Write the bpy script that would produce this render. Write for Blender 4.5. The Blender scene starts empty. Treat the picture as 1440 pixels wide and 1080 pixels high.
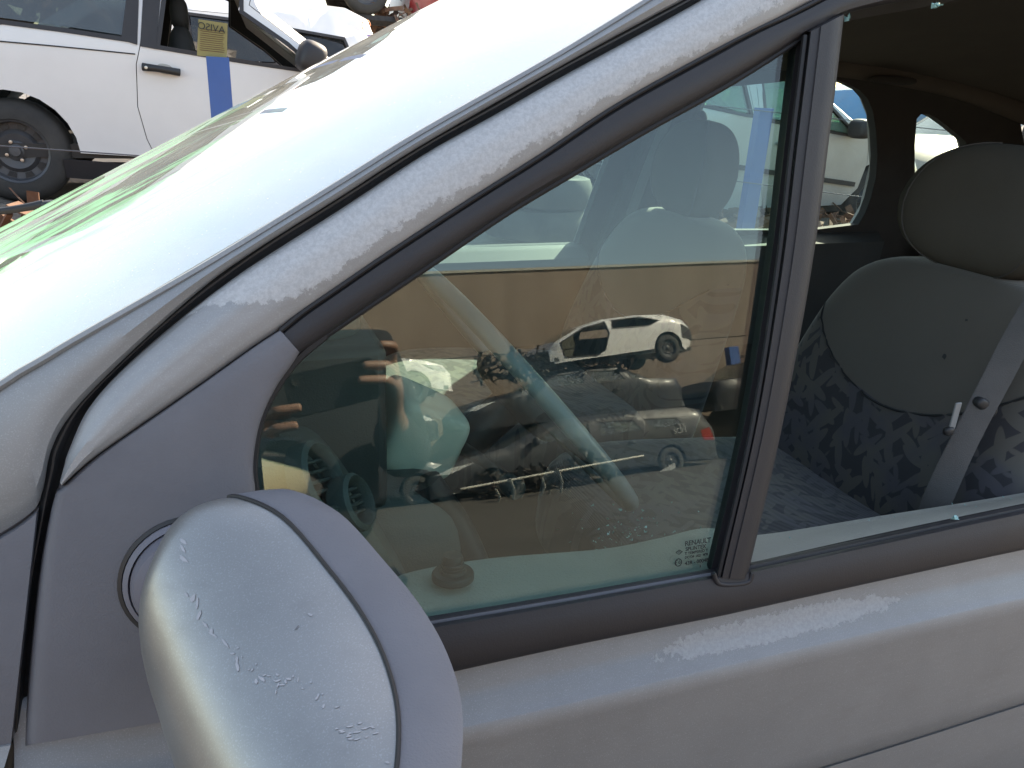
import bpy, bmesh, math, random
import numpy as np
from mathutils import Vector, Matrix
from mathutils.geometry import delaunay_2d_cdt
random.seed(7); np.random.seed(7)
S = bpy.context.scene
COL = S.collection

# ------------------------------------------------------------------ camera
F = 1085.0
def nrm(v): v = np.array(v, float); return v/np.linalg.norm(v)
_d = nrm((-150, 2823, F)); _x = np.array((2888., -263., F)); _x = nrm(_x - _d*np.dot(_x, _d))
_z = -_d; _y = np.cross(_z, _x)
MW = np.array([_x, _y, _z])                      # camera (right, down, forward) -> world
CAM = np.array((0.0, -0.60, 1.50))
cam = bpy.data.cameras.new('camera'); camo = bpy.data.objects.new('camera', cam); COL.objects.link(camo)
cam.sensor_width = 36; cam.lens = F/1440*36; cam.clip_start = 0.02; cam.clip_end = 500
r_, u_, b_ = MW[:, 0], -MW[:, 1], -MW[:, 2]
camo.matrix_world = Matrix(((r_[0], u_[0], b_[0], CAM[0]), (r_[1], u_[1], b_[1], CAM[1]), (r_[2], u_[2], b_[2], CAM[2]), (0, 0, 0, 1)))
S.camera = camo

# ------------------------------------------------------------------ world, sun, exposure
SUN_EL, SUN_AZ = math.radians(36), math.radians(55)     # azimuth from +Y towards +X
w = bpy.data.worlds.new('World'); S.world = w; w.use_nodes = True
nt = w.node_tree; nt.nodes.clear()
sky = nt.nodes.new('ShaderNodeTexSky'); sky.sky_type = 'NISHITA'; sky.sun_disc = False
sky.sun_elevation = SUN_EL; sky.sun_rotation = SUN_AZ
sky.air_density = 1.0; sky.dust_density = 1.0; sky.ozone_density = 1.0
bg = nt.nodes.new('ShaderNodeBackground'); bg.inputs['Strength'].default_value = 0.11
wo = nt.nodes.new('ShaderNodeOutputWorld')
nt.links.new(sky.outputs[0], bg.inputs[0]); nt.links.new(bg.outputs[0], wo.inputs[0])
sd = bpy.data.lights.new('sun', 'SUN'); sd.energy = 4.0; sd.angle = math.radians(0.6); sd.color = (1.0, 0.95, 0.88)
so = bpy.data.objects.new('sun', sd); COL.objects.link(so); so.location = (0, 0, 30)
sdir = Vector((math.sin(SUN_AZ)*math.cos(SUN_EL), math.cos(SUN_AZ)*math.cos(SUN_EL), math.sin(SUN_EL)))
so.rotation_euler = sdir.to_track_quat('Z', 'Y').to_euler()
S.view_settings.view_transform = 'Standard'; S.view_settings.look = 'None'
S.view_settings.exposure = 2.35; S.view_settings.use_white_balance = True; S.view_settings.white_balance_temperature = 8300; S.view_settings.gamma = 1; S.view_settings.use_curve_mapping = False
S.cycles.transparent_max_bounces = 32; S.cycles.max_bounces = 10; S.cycles.glossy_bounces = 5
S.cycles.sample_clamp_indirect = 8; S.cycles.caustics_reflective = False; S.cycles.caustics_refractive = False

# ------------------------------------------------------------------ measuring helpers
def ray(u, v): return nrm(MW @ np.array((u-720, v-540, F)))
KT = math.tan(math.radians(13)); ZB = 1.03
def plane(u, v, y):
    r = ray(u, v); return CAM + r*((y-CAM[1])/r[1])
def side(u, v, off=0.0):                           # the near side of the car, leaning in above the belt
    r = ray(u, v); s = (KT*(CAM[2]-ZB)+off-CAM[1])/(r[1]-KT*r[2]); return CAM + r*s
YF = 1.42
def far(u, v):
    r = ray(u, v); k = -0.2; s = (YF+k*(CAM[2]-1.05)-CAM[1])/(r[1]-k*r[2]); return CAM + r*s
def pxz(pts, y): return [tuple(plane(u, v, y)[[0, 2]]) for u, v in pts]
GN = np.array((0, -math.cos(math.radians(13)), math.sin(math.radians(13))))
def mirrored(u, v, y):                             # where a ray reflected by the door glass meets a plane
    p = side(u, v, .012); r = ray(u, v); r = r-2*np.dot(r, GN)*GN
    return p + r*((y-p[1])/r[1])

# ------------------------------------------------------------------ materials
def newmat(name):
    m = bpy.data.materials.new(name); m.use_nodes = True; n = m.node_tree; n.nodes.clear()
    o = n.nodes.new('ShaderNodeOutputMaterial'); return m, n, o
def N(n, t, **k):
    x = n.nodes.new(t)
    for a, b in k.items():
        if a.startswith('i_'): x.inputs[a[2:].replace('_', ' ')].default_value = b
        else: setattr(x, a, b)
    return x
def ramp(n, fac, stops):
    r = N(n, 'ShaderNodeValToRGB'); e = r.color_ramp.elements
    while len(e) < len(stops): e.new(0.5)
    for i, (p, c) in enumerate(stops):
        e[i].position = p; e[i].color = (*c, 1) if len(c) == 3 else c
    n.links.new(fac, r.inputs[0]); return r
def texco(n, scale=(1, 1, 1), kind='Object', rot=(0, 0, 0)):
    t = N(n, 'ShaderNodeTexCoord'); m = N(n, 'ShaderNodeMapping'); m.inputs['Scale'].default_value = scale; m.inputs['Rotation'].default_value = rot
    n.links.new(t.outputs[kind], m.inputs[0]); return m.outputs[0]
def noise(n, vec, scale, detail=6, rough=.6):
    x = N(n, 'ShaderNodeTexNoise'); x.inputs['Scale'].default_value = scale; x.inputs['Detail'].default_value = detail
    x.inputs['Roughness'].default_value = rough; n.links.new(vec, x.inputs['Vector']); return x.outputs['Fac']
def mixc(n, fac, a, b):
    m = N(n, 'ShaderNodeMix', data_type='RGBA')
    if isinstance(fac, (int, float)): m.inputs[0].default_value = fac
    else: n.links.new(fac, m.inputs[0])
    for i, c in ((6, a), (7, b)):
        if isinstance(c, tuple): m.inputs[i].default_value = (*c, 1)
        else: n.links.new(c, m.inputs[i])
    return m.outputs[2]
def mth(n, op, a, b=0.0, c=None):
    m = N(n, 'ShaderNodeMath', operation=op)
    for i, x in enumerate((a, b) if c is None else (a, b, c)):
        if isinstance(x, (int, float)): m.inputs[i].default_value = x
        else: n.links.new(x, m.inputs[i])
    return m.outputs[0]
def bump(n, h, strength, dist=.002):
    b = N(n, 'ShaderNodeBump'); b.inputs['Strength'].default_value = strength; b.inputs['Distance'].default_value = dist
    n.links.new(h, b.inputs['Height']); return b.outputs[0]
def simple(name, c, rough=.6, metal=0.0, var=.25, scale=8, bmp=.0, bscale=200, coat=0, spec=.5, dust=0.0, dustc=(.3, .27, .23)):
    m, n, o = newmat(name); p = N(n, 'ShaderNodeBsdfPrincipled'); v = texco(n)
    f = noise(n, v, scale)
    lo = tuple(x*(1-var) for x in c); hi = tuple(min(1, x*(1+var)) for x in c)
    cc = ramp(n, f, [(.3, lo), (.7, hi)]).outputs[0]
    if dust:
        d = mth(n, 'MULTIPLY', ramp(n, noise(n, v, scale*.6, 8), [(.35, (0, 0, 0)), (.75, (1, 1, 1))]).outputs[0], dust)
        cc = mixc(n, d, cc, dustc)
    n.links.new(cc, p.inputs['Base Color'])
    rr = N(n, 'ShaderNodeMapRange'); n.links.new(f, rr.inputs[0]); rr.inputs[3].default_value = max(0, rough-.08); rr.inputs[4].default_value = min(1, rough+.08)
    n.links.new(rr.outputs[0], p.inputs['Roughness'])
    p.inputs['Metallic'].default_value = metal; p.inputs['Coat Weight'].default_value = coat; p.inputs['Coat Roughness'].default_value = .15
    p.inputs['Specular IOR Level'].default_value = spec
    if bmp: n.links.new(bump(n, noise(n, v, bscale, 3), bmp), p.inputs['Normal'])
    n.links.new(p.outputs[0], o.inputs[0]); return m

def silver(name, wear='none', base=(.40, .40, .42)):
    """weathered silver paint; wear: 'edge' peels over part of a strip (uses its UV), 'patch' peels in a patch"""
    m, n, o = newmat(name); p = N(n, 'ShaderNodeBsdfPrincipled'); v = texco(n)
    g = noise(n, v, 900, 2, .5); a = noise(n, v, 14, 7, .6)
    c = mixc(n, ramp(n, a, [(.3, (0, 0, 0)), (.75, (1, 1, 1))]).outputs[0], tuple(x*.93 for x in base), tuple(min(1, x*1.06) for x in base))
    c = mixc(n, mth(n, 'MULTIPLY', ramp(n, g, [(.55, (0, 0, 0)), (.75, (1, 1, 1))]).outputs[0], .25), c, (.62, .62, .64))
    dirt = ramp(n, noise(n, texco(n, (3, 3, 9)), 6, 9, .7), [(.52, (0, 0, 0)), (.72, (1, 1, 1))]).outputs[0]
    c = mixc(n, mth(n, 'MULTIPLY', dirt, .30), c, (.20, .19, .18))
    rough = .36 if wear == 'shell' else .46; hgt = mth(n, 'MULTIPLY', a, .2)
    if wear in ('edge', 'patch', 'shell'):
        jag = noise(n, v, 90, 8, .8); big = noise(n, v, 9, 4, .6)
        if wear == 'edge':
            uv = N(n, 'ShaderNodeSeparateXYZ'); t = N(n, 'ShaderNodeTexCoord'); n.links.new(t.outputs['UV'], uv.inputs[0])
            k = mth(n, 'ADD', uv.outputs['Y'], mth(n, 'MULTIPLY', mth(n, 'SUBTRACT', jag, .5), .5))
            k = mth(n, 'ADD', k, mth(n, 'MULTIPLY', mth(n, 'SUBTRACT', big, .5), .35))
            lim = N(n, 'ShaderNodeMapRange'); n.links.new(uv.outputs['X'], lim.inputs[0]); lim.inputs[1].default_value = .28; lim.inputs[2].default_value = .46; lim.inputs[3].default_value = -.15; lim.inputs[4].default_value = .62
            k = mth(n, 'LESS_THAN', k, lim.outputs[0])
            msk = mth(n, 'MAXIMUM', k, 0.0)
        elif wear == 'patch':
            s = N(n, 'ShaderNodeSeparateXYZ'); t = N(n, 'ShaderNodeTexCoord'); n.links.new(t.outputs['UV'], s.inputs[0])
            dx = mth(n, 'DIVIDE', mth(n, 'SUBTRACT', s.outputs['X'], .60), .08)
            dy = mth(n, 'DIVIDE', mth(n, 'SUBTRACT', s.outputs['Y'], .20), .075)
            rr = mth(n, 'ADD', mth(n, 'MULTIPLY', dx, dx), mth(n, 'MULTIPLY', dy, dy))
            rr = mth(n, 'ADD', rr, mth(n, 'MULTIPLY', mth(n, 'SUBTRACT', jag, .5), 3.4))
            msk = mth(n, 'LESS_THAN', rr, .8)
        else:
            jag2 = noise(n, v, 26, 8, .8)
            msk = ramp(n, jag2, [(.66, (0, 0, 0)), (.665, (1, 1, 1))]).outputs[0]
            msk = mth(n, 'MULTIPLY', msk, .45)
        fl = noise(n, v, 260, 5, .8)
        pc = mixc(n, ramp(n, fl, [(.4, (0, 0, 0)), (.6, (1, 1, 1))]).outputs[0], tuple(x*1.32 for x in base), tuple(x*1.62 for x in base))
        c = mixc(n, msk, c, pc)
        ro = N(n, 'ShaderNodeMapRange'); n.links.new(msk, ro.inputs[0]); ro.inputs[3].default_value = rough; ro.inputs[4].default_value = .62
        n.links.new(ro.outputs[0], p.inputs['Roughness'])
        me = N(n, 'ShaderNodeMapRange'); n.links.new(msk, me.inputs[0]); me.inputs[3].default_value = .65 if wear == 'shell' else .25; me.inputs[4].default_value = .1
        n.links.new(me.outputs[0], p.inputs['Metallic'])
        hgt = mth(n, 'ADD', hgt, mth(n, 'MULTIPLY', msk, mth(n, 'ADD', mth(n, 'MULTIPLY', fl, .8), .8)))
        n.links.new(bump(n, hgt, .35, .0006), p.inputs['Normal'])
    else:
        p.inputs['Roughness'].default_value = rough; p.inputs['Metallic'].default_value = .25
        n.links.new(bump(n, hgt, .2, .0006), p.inputs['Normal'])
    n.links.new(c, p.inputs['Base Color']); n.links.new(p.outputs[0], o.inputs[0]); return m

def glass(name, tint=(.80, .93, .90), refl=.07, rough=.0, dust=.0, dustc=(.5, .48, .44), streak=False, glare_streaks=False):
    m, n, o = newmat(name)
    tr = N(n, 'ShaderNodeBsdfTransparent'); tr.inputs[0].default_value = (*tint, 1)
    gl = N(n, 'ShaderNodeBsdfGlossy'); gl.inputs['Color'].default_value = (1, 1, 1, 1); gl.inputs['Roughness'].default_value = rough
    fr = N(n, 'ShaderNodeLayerWeight'); fr.inputs['Blend'].default_value = .5
    # schlick-like: base + (1-base)*facing^5
    fz = mth(n, 'POWER', fr.outputs['Facing'], 5.0)
    fac = mth(n, 'ADD', mth(n, 'MULTIPLY', fz, 1-refl), refl)
    mx = N(n, 'ShaderNodeMixShader'); n.links.new(fac, mx.inputs[0]); n.links.new(tr.outputs[0], mx.inputs[1]); n.links.new(gl.outputs[0], mx.inputs[2])
    out = mx.outputs[0]
    if dust:
        df = N(n, 'ShaderNodeBsdfDiffuse'); df.inputs[0].default_value = (*dustc, 1)
        v = texco(n, (1, 1, 1)); f = noise(n, v, 7, 9, .65)
        f2 = noise(n, texco(n, (30, 30, 3)) if streak else v, 12, 6, .7)
        sp = noise(n, v, 350, 2, .5)
        d = mth(n, 'MULTIPLY', ramp(n, f, [(.3, (.35, .35, .35)), (.75, (1, 1, 1))]).outputs[0], dust)
        d = mth(n, 'MULTIPLY', d, mth(n, 'ADD', .7, mth(n, 'MULTIPLY', f2, .8)))
        d = mth(n, 'ADD', d, mth(n, 'MULTIPLY', ramp(n, sp, [(.70, (0, 0, 0)), (.76, (1, 1, 1))]).outputs[0], dust*1.2))
        m2 = N(n, 'ShaderNodeMixShader'); n.links.new(d, m2.inputs[0]); n.links.new(out, m2.inputs[1]); n.links.new(df.outputs[0], m2.inputs[2]); out = m2.outputs[0]
    if glare_streaks:                                    # overexposed reflection edges on the lower glass, painted as ragged green and dark streaks
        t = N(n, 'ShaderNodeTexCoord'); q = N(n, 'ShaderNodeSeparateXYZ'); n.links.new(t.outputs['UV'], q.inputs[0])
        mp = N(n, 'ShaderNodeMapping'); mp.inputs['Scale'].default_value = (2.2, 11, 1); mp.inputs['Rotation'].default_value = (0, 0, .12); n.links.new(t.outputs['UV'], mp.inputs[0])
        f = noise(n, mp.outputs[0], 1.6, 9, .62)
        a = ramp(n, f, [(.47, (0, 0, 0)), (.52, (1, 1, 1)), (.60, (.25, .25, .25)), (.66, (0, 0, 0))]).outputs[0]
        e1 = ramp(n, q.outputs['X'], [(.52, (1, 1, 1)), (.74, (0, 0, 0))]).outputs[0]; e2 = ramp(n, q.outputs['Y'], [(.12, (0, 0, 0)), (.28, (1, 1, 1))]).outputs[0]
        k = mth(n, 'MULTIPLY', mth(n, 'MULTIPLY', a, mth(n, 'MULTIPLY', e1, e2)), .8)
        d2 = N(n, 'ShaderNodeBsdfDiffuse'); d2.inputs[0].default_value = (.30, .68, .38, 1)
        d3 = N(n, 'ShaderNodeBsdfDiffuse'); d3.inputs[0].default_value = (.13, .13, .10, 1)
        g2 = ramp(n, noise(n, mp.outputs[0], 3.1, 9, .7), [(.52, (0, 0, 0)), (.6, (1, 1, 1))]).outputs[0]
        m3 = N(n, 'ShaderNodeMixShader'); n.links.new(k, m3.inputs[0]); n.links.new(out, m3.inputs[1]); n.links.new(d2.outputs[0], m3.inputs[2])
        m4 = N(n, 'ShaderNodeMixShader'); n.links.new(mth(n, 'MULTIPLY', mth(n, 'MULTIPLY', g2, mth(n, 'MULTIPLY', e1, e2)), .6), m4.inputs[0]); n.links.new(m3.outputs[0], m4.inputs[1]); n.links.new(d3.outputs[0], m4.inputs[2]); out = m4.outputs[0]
    n.links.new(out, o.inputs[0]); return m

def leaf_fabric(name, flat=0.0, plainmix=False):
    m, n, o = newmat(name); p = N(n, 'ShaderNodeBsdfPrincipled')
    v = texco(n, (1, 1, 1)); wv = noise(n, v, 9, 3)
    def leaves(rot, sc, sh):
        v0 = texco(n, (1, 1, 1), rot=(0, flat, 0)); v1 = N(n, 'ShaderNodeMapping'); v1.inputs['Rotation'].default_value = (rot, 0, 0); n.links.new(v0, v1.inputs[0])
        v2 = N(n, 'ShaderNodeMapping'); v2.inputs['Scale'].default_value = (1, sc[0], sc[1]); n.links.new(v1.outputs[0], v2.inputs[0]); vv = v2.outputs[0]
        d = N(n, 'ShaderNodeVectorMath', operation='ADD'); n.links.new(vv, d.inputs[0])
        q = N(n, 'ShaderNodeVectorMath', operation='SCALE'); q.inputs['Scale'].default_value = sh; x = N(n, 'ShaderNodeTexNoise'); x.inputs['Scale'].default_value = 7
        n.links.new(v, x.inputs['Vector']); n.links.new(x.outputs['Color'], q.inputs[0]); n.links.new(q.outputs[0], d.inputs[1])
        vo = N(n, 'ShaderNodeTexVoronoi'); vo.inputs['Scale'].default_value = 1; n.links.new(d.outputs[0], vo.inputs['Vector'])
        return ramp(n, vo.outputs['Distance'], [(.40, (1, 1, 1)), (.43, (0, 0, 0))]).outputs[0]
    a = leaves(.5, (46, 11), .8); b = leaves(-.55, (42, 10), .8); c = leaves(1.25, (44, 12), .7)
    mk = mth(n, 'MAXIMUM', a, b); mk = mth(n, 'MAXIMUM', mk, c)
    hue = mixc(n, ramp(n, wv, [(.42, (0, 0, 0)), (.6, (1, 1, 1))]).outputs[0], (.118, .108, .093), (.092, .086, .095))
    col = mixc(n, mk, (.048, .045, .048), hue)
    rib = N(n, 'ShaderNodeTexWave'); rib.inputs['Scale'].default_value = 220; rib.bands_direction = 'Z'; n.links.new(v, rib.inputs['Vector'])
    col = mixc(n, mth(n, 'MULTIPLY', rib.outputs['Fac'], .22), col, (.05, .05, .055))
    if plainmix:
        t = N(n, 'ShaderNodeTexCoord'); q = N(n, 'ShaderNodeSeparateXYZ'); n.links.new(t.outputs['UV'], q.inputs[0])
        f9 = noise(n, v, 6, 5); pl = mixc(n, f9, (.108, .097, .082), (.135, .122, .104))
        col = mixc(n, mth(n, 'GREATER_THAN', q.outputs['Y'], .5), col, pl)
    n.links.new(col, p.inputs['Base Color']); p.inputs['Roughness'].default_value = .95; p.inputs['Specular IOR Level'].default_value = .15
    p.inputs['Sheen Weight'].default_value = .3
    n.links.new(bump(n, rib.outputs['Fac'], .3, .0008), p.inputs['Normal']); n.links.new(p.outputs[0], o.inputs[0]); return m

M = {
 'silver': silver('silver_paint', base=(.29, .288, .285)), 'silver_edge': silver('peeling_silver_paint', 'edge', (.33, .328, .328)), 'silver_patch': silver('door_silver_paint', 'patch', (.245, .243, .243)),
 'silver_shell': silver('mirror_silver_paint', 'shell', (.31, .30, .285)),
 'plastic': simple('faded_grey_plastic', (.140, .136, .150), .62, var=.16, scale=7, bmp=.22, bscale=620, dust=.5, dustc=(.20, .195, .20)),
 'plastic_light': simple('light_grey_plastic', (.17, .162, .185), .55, var=.08, scale=6, bmp=.1, bscale=700),
 'frame': simple('black_window_frame', (.022, .020, .023), .55, var=.12, scale=12, bmp=.15, bscale=500, dust=.3, dustc=(.04, .037, .038)),
 'rubber': simple('black_rubber', (.014, .013, .014), .6, var=.2, scale=20),
 'gapblack': simple('dark_seal', (.02, .02, .021), .45, var=.3, scale=20, dust=.3, dustc=(.06, .06, .06)),
 'trim': simple('grey_door_trim', (.36, .35, .31), .6, var=.08, scale=10, bmp=.8, bscale=330, dust=.4, dustc=(.44, .41, .33)),
 'dash': simple('grey_green_dashboard', (.075, .085, .08), .6, var=.1, scale=5, bmp=.4, bscale=450),
 'dashdark': simple('dark_grey_interior', (.045, .05, .05), .6, var=.15, scale=5, bmp=.2, bscale=450),
 'interior': simple('charcoal_lining', (.035, .035, .034), .85, var=.15, scale=12, bmp=.3, bscale=500),
 'headliner': simple('dark_headlining', (.09, .085, .075), .95, var=.1, scale=9, bmp=.3, bscale=900),
 'seatgrey': simple('grey_seat_cloth', (.102, .092, .078), .95, var=.06, scale=5, bmp=.35, bscale=900, spec=.1),
 'leaf': leaf_fabric('leaf_pattern_cloth', 0.0, True), 'leaf_flat': leaf_fabric('leaf_pattern_cushion', 1.5708),
 'webbing': simple('grey_belt_webbing', (.085, .08, .075), .8, var=.12, scale=30, bmp=.5, bscale=600),
 'black': simple('black_plastic', (.02, .02, .021), .5, var=.15),
 'column': simple('column_shroud_plastic', (.55, .56, .46), .5, var=.06, bmp=.2, bscale=450),
 'wheelgrey': simple('steering_wheel_grey', (.24, .25, .25), .35, var=.08),
 'chrome': simple('dull_metal', (.5, .5, .48), .3, metal=1, var=.1),
 'glass': glass('quarter_glass', (.80, .925, .90), 0.052, dust=.004, streak=True),
 'windscreen': glass('dusty_windscreen', (.80, .88, .85), .32, rough=.008, dust=.26, dustc=(.70, .66, .58), glare_streaks=True),
 'farglass': glass('side_glass', (.86, .95, .93), .045, dust=.04),
 'carglass': glass('car_glass', (.70, .78, .76), .07, dust=.10),
 'tint': glass('tinted_glass', (.16, .17, .18), .05, dust=.05),
 'darkglass': glass('dark_car_glass', (.42, .46, .46), .07, dust=.08),
 'greenglass': glass('green_car_glass', (.50, .72, .62), .08, dust=.3, dustc=(.35, .5, .42)),
 'crumb': simple('broken_glass', (.35, .62, .58), .15, var=.3, spec=1.0),
 'ink': simple('black_print', (.012, .015, .015), .6, var=.05),
 'inkwhite': simple('white_chalk', (.35, .35, .35), .9, var=.1),
 'post': simple('blue_post_paint', (.015, .085, .30), .45, var=.12, scale=6, dust=.12),
 'wire': simple('fence_wire', (.12, .12, .13), .5, metal=.6),
 'tyre': simple('tyre_rubber', (.028, .027, .027), .8, var=.2, scale=14, dust=.5, dustc=(.09, .08, .07)),
 'rim': simple('black_steel_rim', (.06, .06, .066), .45, var=.3, dust=.3, dustc=(.08, .075, .07)),
 'paper': simple('yellowed_paper', (.26, .22, .09), .8, var=.1),
 'white': simple('white_car_paint', (.74, .72, .71), .35, var=.04, scale=3, coat=.4, dust=.14, dustc=(.5, .46, .42)),
 'peugeot': simple('pale_silver_car_paint', (.40, .41, .41), .38, metal=.4, var=.05, coat=.3, dust=.3, dustc=(.34, .31, .27)),
 'bluecar': simple('sky_blue_car_paint', (.05, .22, .42), .3, var=.06, coat=.5, dust=.2),
 'darkcar': simple('dark_car_paint', (.015, .016, .022), .45, var=.1, coat=.1, dust=.12, dustc=(.1, .09, .08)),
 'greycar': simple('graphite_car_paint', (.035, .037, .042), .45, var=.1, coat=.15, dust=.12, dustc=(.1, .09, .08)),
 'beigecar': simple('beige_car_paint', (.22, .19, .15), .4, metal=.3, var=.1, dust=.3),
 'redcar': simple('dull_red_car_paint', (.30, .018, .02), .4, var=.2, coat=.3, dust=.3),
 'wallm': None, 'rust': simple('rusty_steel', (.13, .06, .035), .85, var=.5, scale=14, bmp=1, bscale=60, dust=.4, dustc=(.2, .15, .11)),
 'junk': simple('oily_dark_metal', (.035, .03, .027), .6, metal=.3, var=.6, scale=16, bmp=1, bscale=50, dust=.3, dustc=(.12, .09, .07)),
 'redlamp': simple('red_lamp_lens', (.28, .01, .01), .15, var=.1, coat=1),
 'lamp': simple('lamp_lens', (.55, .56, .56), .1, var=.1, coat=1),
 'chip': simple('lifted_lacquer', (.36, .35, .36), .5, var=.1), 'scrape': simple('grey_scrape', (.10, .10, .105), .6), 'scuff': simple('grey_scuff', (.16, .155, .16), .7, var=.2),
 'skin': simple('skin', (.30, .165, .115), .5, var=.1, scale=20), 'cloth': simple('dark_jacket_cloth', (.018, .02, .024), .9, var=.2),
 'jeans': simple('dark_jeans_cloth', (.02, .024, .04), .9, var=.2), 'hair': simple('dark_hair', (.02, .013, .01), .7),
 'phone': simple('phone_case', (.012, .013, .016), .3), 'mirror': simple('mirror_glass', (.8, .8, .8), .03, metal=1, var=.01),
 'purple': simple('purple_vinyl', (.07, .03, .22), .5), 'orange': simple('orange_vinyl', (.6, .2, .08), .5),
 'bracket': simple('pale_steel_bracket', (.5, .48, .42), .5, metal=.3),
}
def ground_mat():
    m, n, o = newmat('dusty_concrete'); p = N(n, 'ShaderNodeBsdfPrincipled'); v = texco(n)
    a = noise(n, v, .7, 9, .65); b = noise(n, v, 30, 6, .7)
    c = ramp(n, a, [(.3, (.045, .041, .037)), (.7, (.085, .075, .066))]).outputs[0]
    c = mixc(n, mth(n, 'MULTIPLY', b, .5), c, (.14, .12, .10))
    oil = ramp(n, noise(n, v, 1.3, 4), [(.62, (0, 0, 0)), (.72, (1, 1, 1))]).outputs[0]
    c = mixc(n, mth(n, 'MULTIPLY', oil, .6), c, (.04, .035, .03))
    n.links.new(c, p.inputs['Base Color']); p.inputs['Roughness'].default_value = .9
    n.links.new(bump(n, b, .6, .01), p.inputs['Normal']); n.links.new(p.outputs[0], o.inputs[0]); return m
def wall_mat():
    m, n, o = newmat('stained_render'); p = N(n, 'ShaderNodeBsdfPrincipled'); v = texco(n)
    a = noise(n, texco(n, (1.2, 1, .35)), 1.0, 8, .6); b = noise(n, v, 14, 6, .7); s = noise(n, texco(n, (6, 1, .3)), 1.5, 7, .7)
    c = ramp(n, a, [(.3, (.20, .150, .118)), (.7, (.30, .235, .19))]).outputs[0]
    c = mixc(n, mth(n, 'MULTIPLY', b, .3), c, (.22, .15, .11))
    c = mixc(n, mth(n, 'MULTIPLY', ramp(n, s, [(.5, (0, 0, 0)), (.75, (1, 1, 1))]).outputs[0], .4), c, (.18, .125, .095))
    n.links.new(c, p.inputs['Base Color']); p.inputs['Roughness'].default_value = .9
    n.links.new(bump(n, b, .5, .01), p.inputs['Normal']); n.links.new(p.outputs[0], o.inputs[0]); return m
def dirt_mat():
    m, n, o = newmat('brown_earth'); p = N(n, 'ShaderNodeBsdfPrincipled'); v = texco(n)
    a = noise(n, v, 3, 9, .7); b = noise(n, v, 40, 6, .7)
    c = ramp(n, a, [(.3, (.12, .095, .075)), (.7, (.26, .22, .18))]).outputs[0]; c = mixc(n, mth(n, 'MULTIPLY', b, .6), c, (.09, .07, .055))
    n.links.new(c, p.inputs['Base Color']); p.inputs['Roughness'].default_value = .95
    n.links.new(bump(n, b, 1, .02), p.inputs['Normal']); n.links.new(p.outputs[0], o.inputs[0]); return m
M['ground'] = ground_mat(); M['wallm'] = wall_mat(); M['dirt'] = dirt_mat()

# ------------------------------------------------------------------ object helpers
ORG = {}
def thing(name, label, cat, loc=(0, 0, 0), group=None, parent=None):
    o = bpy.data.objects.new(name, None); COL.objects.link(o); o.location = loc; o.empty_display_size = .1
    ORG[o.name] = Vector(loc); tag(o, label, cat, group); return o
def tag(o, label=None, cat=None, group=None, kind=None):
    for k, v in (('label', label), ('category', cat), ('group', group), ('kind', kind)):
        if v: o[k] = v
    return o
def link(name, me, parent=None, origin=None):
    o = bpy.data.objects.new(name, me); COL.objects.link(o)
    org = Vector(origin) if origin is not None else Vector((0, 0, 0)); ORG[o.name] = org
    if parent: o.parent = parent; o.location = org - ORG[parent.name]
    else: o.location = org
    return o
def mk(name, verts, faces, mat, parent=None, smooth=True, sharp=35, uvs=None, bevel=0, origin=None, seg=2):
    V = np.array([tuple(v) for v in verts], float)
    org = V.mean(axis=0) if origin is None else np.array(origin, float)
    me = bpy.data.meshes.new(name); me.from_pydata((V-org).tolist(), [], [tuple(int(i) for i in f) for f in faces])
    if uvs is not None:
        l = me.uv_layers.new(name='UVMap')
        for lp in me.loops: l.data[lp.index].uv = uvs[lp.vertex_index]
    bm = bmesh.new(); bm.from_mesh(me); bmesh.ops.recalc_face_normals(bm, faces=bm.faces); bm.to_mesh(me); bm.free()
    mats = mat if isinstance(mat, (list, tuple)) else [mat]
    for mm in mats: me.materials.append(mm)
    if smooth:
        me.polygons.foreach_set('use_smooth', [True]*len(me.polygons)); me.set_sharp_from_angle(angle=math.radians(sharp))
    o = link(name, me, parent, org)
    if bevel:
        b = o.modifiers.new('bevel', 'BEVEL'); b.width = bevel; b.segments = seg; b.limit_method = 'ANGLE'; b.angle_limit = math.radians(40); b.harden_normals = False
    return o
def catmull(P, n, lin=False):
    """n points along the list P (numpy rows), spaced by knot chord length of P; returns points and parameters"""
    P = np.array(P, float); m = len(P)
    out = []
    for t in np.linspace(0, m-1, n):
        i = min(int(t), m-2); f = t-i
        if lin: out.append(P[i]*(1-f)+P[i+1]*f); continue
        p0 = P[i-1] if i > 0 else 2*P[i]-P[i+1]; p1 = P[i]; p2 = P[i+1]; p3 = P[i+2] if i+2 < m else 2*P[i+1]-P[i]
        out.append(.5*((2*p1)+(-p0+p2)*f+(2*p0-5*p1+4*p2-p3)*f*f+(-p0+3*p1-3*p2+p3)*f**3))
    return np.array(out)
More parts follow.
